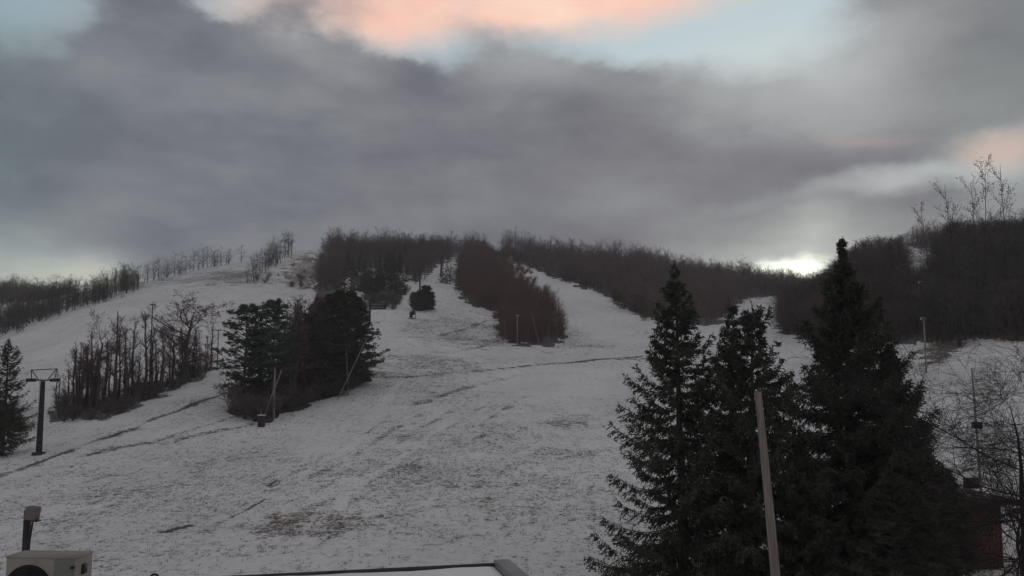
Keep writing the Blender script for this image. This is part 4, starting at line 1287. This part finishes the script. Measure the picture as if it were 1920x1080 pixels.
# slender leaf-tipped trees whose tops stand clear of the dark hill
POP = [dict(n=9, wob=.035, up=.05, taper=.82, start=.45, kids=2.0, ang=30, ratio=.22, prof=lambda f: 1.25 - .7 * f),
       dict(n=5, wob=.09, up=.10, taper=.75, start=.1, kids=1.7, ang=30, ratio=.40, prof=lambda f: 1.1 - .4 * f),
       dict(n=2, wob=.10, up=.08, taper=.8, start=0, kids=1.3, ang=32, ratio=.5, prof=lambda f: 1),
       dict(n=1, wob=.1, up=.06, taper=.9, start=0, kids=0, ang=30, ratio=.5, prof=lambda f: 1)]
pops = []
for i in range(3):
    gg = np.random.default_rng(640 + i)
    segs = grow_tree(gg, 22.0, .10, POP, .02)
    tr, cr = bare_builder(segs, 1, (.05, .045))
    tips = [q[1] for q in segs if q[4] == 3 and q[1][2] > 9]
    tips = np.array(tips); tips = tips[gg.choice(len(tips), min(260, len(tips)), replace=False)]
    cr.blades(tips, tips + gg.normal(size=tips.shape) * .11, .15, 1)
    pops.append((tr.mesh("poplar_trunk", [M["dark_bark"]], True), cr.mesh("poplar_crown", [M["dark_bark"], M["dead_leaf"]]), max(q[1][2] for q in segs)))
for i, (px, d, ty, lean_, lab) in enumerate([(1768, 146, 372, -.12, "slender bare tree leaning outward, lowest of those topping the dark hill"),
                                       (1796, 150, 330, -.03, "slender leaf-tipped tree next in height to the outward leaning one"),
                                       (1830, 145, 326, .02, "slender leaf-tipped tree midway along those topping the dark hill"),
                                       (1862, 152, 284, .0, "tallest slender leaf-tipped tree standing above the dark hill"),
                                       (1886, 144, 292, .03, "slender leaf-tipped tree close beside the tallest above the dark hill")]):
    x, y, z = col_spot(px, d)
    t_, c_, hh = pops[i % 3]
    s_ = (top_z(ty, d) - z) / hh
    o_ = plant("bare_tree", lab, "bare tree", t_, c_, (x - lean_ * hh * s_ * 0, y, z - .1), i * 1.9, s_)
    o_.rotation_euler = (0, lean_, i * 1.9 if not lean_ else 0)

# ================================================================== the camera's own building
ZR = 7.5
A = at(430, 1079.5, 10.0 / 1); 
def on_plane(px, py, z):
    kx, ky, kz = direction(px, py)
    tt = (z - CAMZ) / kz
    return np.array([kx * tt, ky * tt, z])
pa = on_plane(462, 1077.5, ZR + .03); pb = on_plane(938, 1054.3, ZR + .03)
ed = pb - pa; el = np.linalg.norm(ed); ed /= el
inn = np.array([ed[1], -ed[0], 0.0])                       # towards the camera
pL = pa - ed * 6.0                                         # the roof runs on under the air conditioner
Lr = el + 6.0; Wd = 7.5
t = thing("flat_roofed_annex", "snow covered flat roof with dark metal edge directly below the viewpoint", "building", (float(pL[0]), float(pL[1]), 0), math.atan2(ed[1], ed[0]))
# local frame: x along the edge, -y towards the camera
mb = MB(); mb.box((Lr / 2, -Wd / 2, (ZR - .35) / 2), (Lr - .3, Wd - .3, ZR - .35)); link("wall", mb.mesh("wall", [M["wood_dark"]]), t)
mb = MB(); mb.box((Lr / 2, -Wd / 2, ZR - .2), (Lr, Wd, .3)); rf = link("roof", mb.mesh("roof", [M["roof_metal"]]), t)
mb = MB(); mb.box((Lr / 2, -.015, ZR - .0), (Lr, .03, .06)); bevelled(link("edge_strip", mb.mesh("edge_strip", [M["roof_metal"]]), rf), .01)
mb = MB(); mb.box((Lr + .02, -Wd / 2, ZR + .005), (.22, Wd + .04, .13)); bevelled(link("edge_cap", mb.mesh("edge_cap", [M["steel_grey"]]), rf), .015)
# snow blanket with an uneven surface
mb = MB()
nxs, nys = 90, 60
xs = np.linspace(.02, Lr - .10, nxs); ys = np.linspace(-Wd + .05, -.042, nys)
XX, YY = np.meshgrid(xs, ys)
ZZ = ZR + .0 + .025 * vnoise(XX * 2.2, YY * 2.2) + .012 * vnoise(XX * 9, YY * 9)
edge = np.minimum(np.minimum(XX - xs[0], xs[-1] - XX), np.minimum(YY - ys[0], ys[-1] - YY))
ZZ -= .04 * np.clip(1 - edge / .12, 0, 1) ** 2
ii = np.arange(nxs * nys).reshape(nys, nxs)
mb.add(np.stack([XX, YY, ZZ], -1).reshape(-1, 3), np.stack([ii[:-1, :-1], ii[:-1, 1:], ii[1:, 1:], ii[1:, :-1]], -1).reshape(-1, 4))
link("snow_cover", mb.mesh("snow_cover", [M["snow"]], True), rf)

# air conditioner on the roof
d = 8.6
xl = at(12, 1038, d)[0]; xr = at(148, 1033, d)[0]
zt = at(90, 1046, d)[2]
W = xr - xl; Hh = .60; Dp = .29
t = thing("air_conditioner", "beige outdoor air conditioner unit with round dark fan grille", "air conditioner", ((xl + xr) / 2, d + Dp / 2, zt - Hh), R(-3))
mb = MB(); mb.box((0, 0, Hh / 2), (W, Dp, Hh)); bevelled(link("casing", mb.mesh("casing", [M["beige_metal"]]), t), .007, 2)
fxc = -W * .17; fzc = Hh * .50
mb = MB(); mb.tubes([(fxc, -Dp / 2 - .012, fzc)], [(fxc, -Dp / 2 + .01, fzc)], .235, .235, 40, 0, cap=True); fg = link("fan_opening", mb.mesh("fan_opening", [M["black_plastic"]]), t)
mb = MB()
for r_ in np.linspace(.05, .225, 8):
    an = np.linspace(0, 2 * math.pi, 37)
    P = np.stack([fxc + r_ * np.cos(an), np.full(37, -Dp / 2 - .02), fzc + r_ * np.sin(an)], 1)
    mb.tubes(P[:-1], P[1:], .004, .004, 4)
for an in np.linspace(0, 2 * math.pi, 9)[:-1]:
    mb.tubes([(fxc, -Dp / 2 - .022, fzc)], [(fxc + .23 * math.cos(an), -Dp / 2 - .022, fzc + .23 * math.sin(an))], .005, .005, 4)
link("grille", mb.mesh("grille", [M["steel_dark"]]), fg)
mb = MB(); mb.box((W * .33, -Dp / 2 - .004, Hh * .5), (W * .28, .012, Hh * .96)); bevelled(link("side_panel", mb.mesh("side_panel", [M["panel_grey"]]), t), .006)
mb = MB(); mb.box((W * .455, -Dp / 2 - .014, Hh * .86), (.035, .014, .022)); link("handle", mb.mesh("handle", [M["black_plastic"]]), t)
mb = MB()
for k in range(9):
    mb.box((W / 2 + .003, -.02, Hh * (.12 + .065 * k)), (.008, Dp * .66, .012))
link("side_louvre", mb.mesh("side_louvre", [M["panel_grey"]]), t)
mb = MB(); mb.box((0, 0, Hh + .004), (W + .012, Dp + .012, .016)); link("top_lid", mb.mesh("top_lid", [M["beige_metal"]]), t)
mb = MB(); mb.box((W / 2 + .006, -.02, Hh * .8), (.03, .07, .09)); link("valve_cover", mb.mesh("valve_cover", [M["black_plastic"]]), t)
for s in (-1, 1):
    mb = MB(); mb.box((s * W * .36, 0, -(zt - Hh - ZR) / 2 - .01), (.07, Dp + .1, zt - Hh - ZR + .03)); link("foot", mb.mesh("foot", [M["steel_dark"]]), t)

# small lamp post behind the air conditioner
d = 11.2
xb, _, zb = at(47, 1060, d)
zt = at(47, 953, d)[2]
t = thing("floodlight_post", "short dark post carrying a tan boxed floodlight behind the air conditioner", "floodlight", (xb, d, 6.0))
base = 6.0
zt -= base
mb = MB(); mb.box((0, 0, (zt - .02) / 2), (.072, .072, zt - .02)); bevelled(link("post", mb.mesh("post", [M["steel_dark"]]), t), .008)
mb = MB(); rot = np.array(Matrix.Rotation(R(-14), 3, "Y")); mb.box((.068, -.02, zt - .055), (.135, .14, .16), rot=np.array(Matrix.Rotation(R(8), 3, "Y"))); hd = bevelled(link("lamp_head", mb.mesh("lamp_head", [M["tan_metal"]]), t), .012)
mb = MB(); mb.box((.085, -.02, zt - .141), (.14, .13, .012), rot=np.array(Matrix.Rotation(R(8), 3, "Y"))); link("lens", mb.mesh("lens", [M["glass_dark"]]), hd)
mb = MB(); mb.tubes([(.085, -.03, zt - .14)], [(.045, -.03, zt - .5)], .010, .010, 8); link("cable", mb.mesh("cable", [M["black_plastic"]]), t)

# goose-neck vent pipe at the roof edge
d = 9.6
xv, _, zv = at(290, 1076, d)
t = thing("vent_pipe", "black goose-neck vent pipe whose bend just rises over the roof edge", "vent pipe", (xv, d, ZR - .05))
h_ = zv - ZR + .05
an = np.linspace(0, math.pi, 13)
arc = np.stack([.045 * np.cos(an), np.zeros(13), h_ - .05 + .045 * np.sin(an)], 1)
P = np.vstack([[.045, 0, 0], arc, [-.045, 0, h_ - .12]])
mb = MB(); mb.tubes(P[:-1], P[1:], .012, .012, 10); link("pipe", mb.mesh("pipe", [M["black_plastic"]], True), t)
mb = MB(); mb.tubes([(.045, 0, 0)], [(.045, 0, .06)], .06, .03, 12, 0, cap=True); link("collar", mb.mesh("collar", [M["steel_grey"]]), t)

# ================================================================== thin dusk haze in the valley air
hm = bpy.data.materials.new("valley_haze"); hm.use_nodes = True
hn = hm.node_tree
for n in list(hn.nodes): hn.nodes.remove(n)
ho = node(hn, "ShaderNodeOutputMaterial"); hv = node(hn, "ShaderNodeVolumePrincipled")
hv.inputs["Color"].default_value = (.86, .88, .92, 1); hv.inputs["Density"].default_value = HAZE; hv.inputs["Anisotropy"].default_value = .2
hn.links.new(hv.outputs[0], ho.inputs["Volume"])
mb = MB()
zlo, zhi = float(GZ.min()) - 1.0, float(GZ.max()) + 16.0
mb.box((0, 0, (zlo + zhi) / 2), (2040, 2040, zhi - zlo))
tag(link("haze", mb.mesh("haze", [hm])), "thin grey dusk haze over the valley", "haze", kind="stuff")

# ================================================================== sky and light
SUN_AZ, SUN_EL = math.degrees(math.atan((1500 - 960) / F)), 7.5
world = bpy.data.worlds.new("World"); scene.world = world
world.use_nodes = True
nt = world.node_tree
for n in list(nt.nodes): nt.nodes.remove(n)
L = nt.links.new
out = node(nt, "ShaderNodeOutputWorld"); bg = node(nt, "ShaderNodeBackground"); L(bg.outputs[0], out.inputs[0])
STR = .1
bg.inputs["Strength"].default_value = STR
sky = node(nt, "ShaderNodeTexSky"); sky.sky_type = "NISHITA"; sky.sun_disc = False
sky.sun_elevation = R(SUN_EL); sky.sun_rotation = R(SUN_AZ)
tc = node(nt, "ShaderNodeTexCoord")
sep = node(nt, "ShaderNodeSeparateXYZ"); L(tc.outputs["Generated"], sep.inputs[0])
def mth(op, a, b=None, c=None, clamp=False):
    n = node(nt, "ShaderNodeMath", operation=op); n.use_clamp = clamp
    for i, v in enumerate((a, b, c)):
        if v is None: continue
        if isinstance(v, (int, float)): n.inputs[i].default_value = v
        else: L(v, n.inputs[i])
    return n.outputs[0]
def step(v, lo, hi, a=0.0, b=1.0):
    n = node(nt, "ShaderNodeMapRange", interpolation_type="SMOOTHSTEP"); L(v, n.inputs[0])
    n.inputs[1].default_value = lo; n.inputs[2].default_value = hi; n.inputs[3].default_value = a; n.inputs[4].default_value = b
    return n.outputs[0]
K = 29.0 * 180 / math.pi      # sky units: about a hundred and sixty-six per tenth of a radian of bearing and height
AZN = mth("MULTIPLY", mth("ARCTAN2", sep.outputs[0], sep.outputs[1]), K)
ELN = mth("MULTIPLY", mth("ARCSINE", sep.outputs[2]), K)
def sky_noise(scale, detail, rough, off, sx=1.0, sz=1.6):
    cb = node(nt, "ShaderNodeCombineXYZ"); L(mth("MULTIPLY", AZN, sx / 1000), cb.inputs[0]); L(mth("MULTIPLY", ELN, sz / 1000), cb.inputs[1]); cb.inputs[2].default_value = off
    n = node(nt, "ShaderNodeTexNoise"); n.inputs["Scale"].default_value = scale; n.inputs["Detail"].default_value = detail; n.inputs["Roughness"].default_value = rough
    L(cb.outputs[0], n.inputs["Vector"])
    return mth("SUBTRACT", n.outputs["Fac"], .5)
n1, n2, n3 = sky_noise(3.0, 8, .62, 1.3), sky_noise(3.0, 8, .62, 7.7), sky_noise(4.4, 8, .60, 3.1, 1.0, 2.0)
n4 = sky_noise(1.6, 4, .5, 9.0)
n5 = sky_noise(2.4, 5, .55, 5.5, .8, 3.4)
WA = mth("ADD", AZN, mth("MULTIPLY", n1, 200)); WE = mth("ADD", ELN, mth("MULTIPLY", n2, 130))
def sky_pos(px, py):
    x, y, z = direction(px, py)
    n = math.sqrt(float(x * x + y * y + z * z))
    return math.atan2(float(x), float(y)) * K, math.asin(float(z) / n) * K
def blob(px, py, rx, ry, rot=0.0, lo=.15, hi=1.35, soft=True, ragged=True):
    a0, e0 = sky_pos(px, py)
    u = mth("SUBTRACT", WA if ragged else AZN, a0); v = mth("SUBTRACT", WE if ragged else ELN, e0)
    c, s = math.cos(R(rot)), math.sin(R(rot))
    p = mth("DIVIDE", mth("ADD", mth("MULTIPLY", u, c), mth("MULTIPLY", v, s)), rx)
    q = mth("DIVIDE", mth("SUBTRACT", mth("MULTIPLY", v, c), mth("MULTIPLY", u, s)), ry)
    r_ = mth("SQRT", mth("ADD", mth("MULTIPLY", p, p), mth("MULTIPLY", q, q)))
    return step(r_, lo, hi, 1.0, 0.0)
def acc(lst):
    o = lst[0]
    for x_ in lst[1:]: o = mth("ADD", o, x_)
    return o
def scaled(b_, k_): return mth("MULTIPLY", b_, k_)
def rgb_mix(fac, a, b_):
    n = node(nt, "ShaderNodeMixRGB")
    for i, v in ((0, fac), (1, a), (2, b_)):
        if isinstance(v, (int, float)): n.inputs[i].default_value = v
        elif isinstance(v, tuple): n.inputs[i].default_value = (*v, 1)
        else: L(v, n.inputs[i])
    return n.outputs[0]
def rgb_add(a, b_, fac=1.0):
    n = node(nt, "ShaderNodeMixRGB", blend_type="ADD")
    for i, v in ((0, fac), (1, a), (2, b_)):
        if isinstance(v, (int, float)): n.inputs[i].default_value = v
        elif isinstance(v, tuple): n.inputs[i].default_value = (*v, 1)
        else: L(v, n.inputs[i])
    return n.outputs[0]
def rgb_scale(a, f):
    n = node(nt, "ShaderNodeVectorMath", operation="SCALE"); L(a, n.inputs[0])
    if isinstance(f, (int, float)): n.inputs[3].default_value = f
    else: L(f, n.inputs[3])
    return n.outputs[0]
G = 1.0 / STR
def C(r_, g_, b_): return (r_ * G, g_ * G, b_ * G)
# openings in the cloud deck
opening = acc([scaled(blob(985, -8, 560, 106), 1.0), scaled(blob(1385, 55, 255, 112, -4), .95), scaled(blob(770, 92, 150, 52, -12), .55), scaled(blob(1160, 95, 170, 40), .35),
               scaled(blob(-20, -10, 220, 100), .75), scaled(blob(400, -10, 120, 40), .5), scaled(blob(20, 330, 130, 280), .28)])
cover = step(mth("SUBTRACT", mth("ADD", opening, mth("MULTIPLY", n3, .55)), 0.0), .18, .92, 1.0, 0.0)
# clear sky with the high pink cloud
clear = rgb_add(rgb_scale(sky.outputs[0], .22), C(.38, .50, .56))
pink = mth("ADD", scaled(blob(985, 4, 580, 78, 3, .1, 1.2), 1.2), scaled(blob(590, 40, 210, 80, -8), .5), clamp=True)
pink = mth("MULTIPLY", pink, step(n3, -.55, -.08), clamp=True)
clear = rgb_mix(pink, clear, rgb_mix(step(n1, -.2, .25), C(1.0, .60, .49), C(1.04, .76, .61)))
# the grey deck: darkness and light by region
val = acc([scaled(n3, .26), scaled(n4, .16), scaled(n1, .16), scaled(n5, .24), scaled(blob(985, 125, 190, 60), .16), scaled(blob(640, 90, 120, 60, -20), .10),
           scaled(blob(1490, 165, 300, 110, -6), .30), scaled(blob(1230, 250, 260, 90, -10), -.06), scaled(blob(700, 250, 260, 120), .06), scaled(blob(1600, 60, 160, 100), .14),
           scaled(blob(1700, 338, 170, 28, 4), .40), scaled(blob(1500, 390, 160, 60), .07), scaled(blob(1900, 280, 130, 60), .30), scaled(blob(1910, 370, 100, 60), .22),
           scaled(blob(1420, 372, 70, 18), .07), scaled(blob(1512, 430, 46, 80, 6), .09),
           scaled(blob(1480, 500, 260, 60), .20), scaled(blob(30, 480, 200, 100), .20), scaled(blob(110, 515, 150, 50), .24), scaled(blob(10, 250, 160, 150), -.08),
           scaled(blob(960, 300, 500, 140), .015)])
dark_ = rgb_mix(step(mth("ADD", AZN, mth("MULTIPLY", n1, 900)), -800, 600), C(.155, .163, .197), C(.172, .168, .190))
vl = node(nt, "ShaderNodeMapRange"); L(val, vl.inputs[0]); vl.inputs[1].default_value = -.05; vl.inputs[2].default_value = .62
deck = rgb_mix(vl.outputs[0], dark_, C(.62, .645, .635))
# thin lit rims where the deck breaks up
deck = rgb_mix(mth("MULTIPLY", step(cover, .55, 1.0, 1.0, 0.0), .55), deck, C(.42, .44, .45))
col = rgb_mix(cover, clear, deck)
# teal cast of the clear strip over the western side
col = rgb_mix(mth("MULTIPLY", blob(-60, 300, 230, 420), .55), col, C(.135, .185, .20))
col = rgb_mix(mth("MULTIPLY", blob(0, 495, 170, 62), .75), col, C(.44, .52, .49))
col = rgb_mix(mth("MULTIPLY", blob(130, 518, 100, 36), .8), col, C(.66, .66, .57))
col = rgb_mix(mth("MULTIPLY", blob(1960, 190, 200, 260), .4), col, C(.24, .28, .265))
col = rgb_mix(mth("MULTIPLY", blob(1855, 276, 66, 36), .55), col, C(.85, .62, .53))
col = rgb_mix(mth("MULTIPLY", blob(1620, 262, 110, 14, -8), .22), col, C(.60, .42, .36))
# the glow where the sun sits behind the valley
col = rgb_add(col, C(.40, .42, .35), mth("MULTIPLY", blob(1490, 482, 300, 110, 0, 0, 1.2), .5))
col = rgb_add(col, C(.8, .85, .68), mth("MULTIPLY", blob(1430, 507, 90, 14, 4, 0, 1.2), .5))
col = rgb_add(col, C(.95, 1.0, .82), mth("MULTIPLY", blob(1485, 510, 120, 30, 0, 0, 1.2), .55))
col = rgb_add(col, C(1.6, 1.65, 1.3), mth("MULTIPLY", blob(1508, 506, 52, 30, 10, 0, 1.3), .55))
# the rest of the dome (overhead and behind): even grey dusk cloud
front = mth("MULTIPLY", step(mth("ABSOLUTE", AZN), 1500, 2600, 1.0, 0.0), step(ELN, 1050, 1900, 1.0, 0.0))
REST = .318
rest_c = rgb_mix(step(n4, -.3, .3), C(REST * .95, REST * .95, REST * .97), C(REST * 1.08, REST * 1.05, REST * 1.04))
col = rgb_mix(front, rest_c, col)
L(col, bg.inputs[0])

sun = bpy.data.lights.new("sun", "SUN"); sun.energy = .5; sun.angle = R(12); sun.color = (1, .93, .82)
so = bpy.data.objects.new("sun", sun); COL.objects.link(so)
sd = Vector((math.sin(R(SUN_AZ)) * math.cos(R(SUN_EL)), math.cos(R(SUN_AZ)) * math.cos(R(SUN_EL)), math.sin(R(SUN_EL))))
so.rotation_euler = sd.to_track_quat("Z", "Y").to_euler()

scene.view_settings.view_transform = "Standard"
scene.view_settings.look = "None"
scene.view_settings.exposure = 0.0
scene.view_settings.gamma = 1.0
scene.render.engine = "CYCLES"
scene.cycles.max_bounces = 5
scene.cycles.diffuse_bounces = 3
scene.cycles.use_denoising = True
scene.cycles.denoiser = "OPENIMAGEDENOISE"
scene.cycles.denoising_input_passes = "RGB_ALBEDO_NORMAL"
scene.cycles.denoising_prefilter = "ACCURATE"
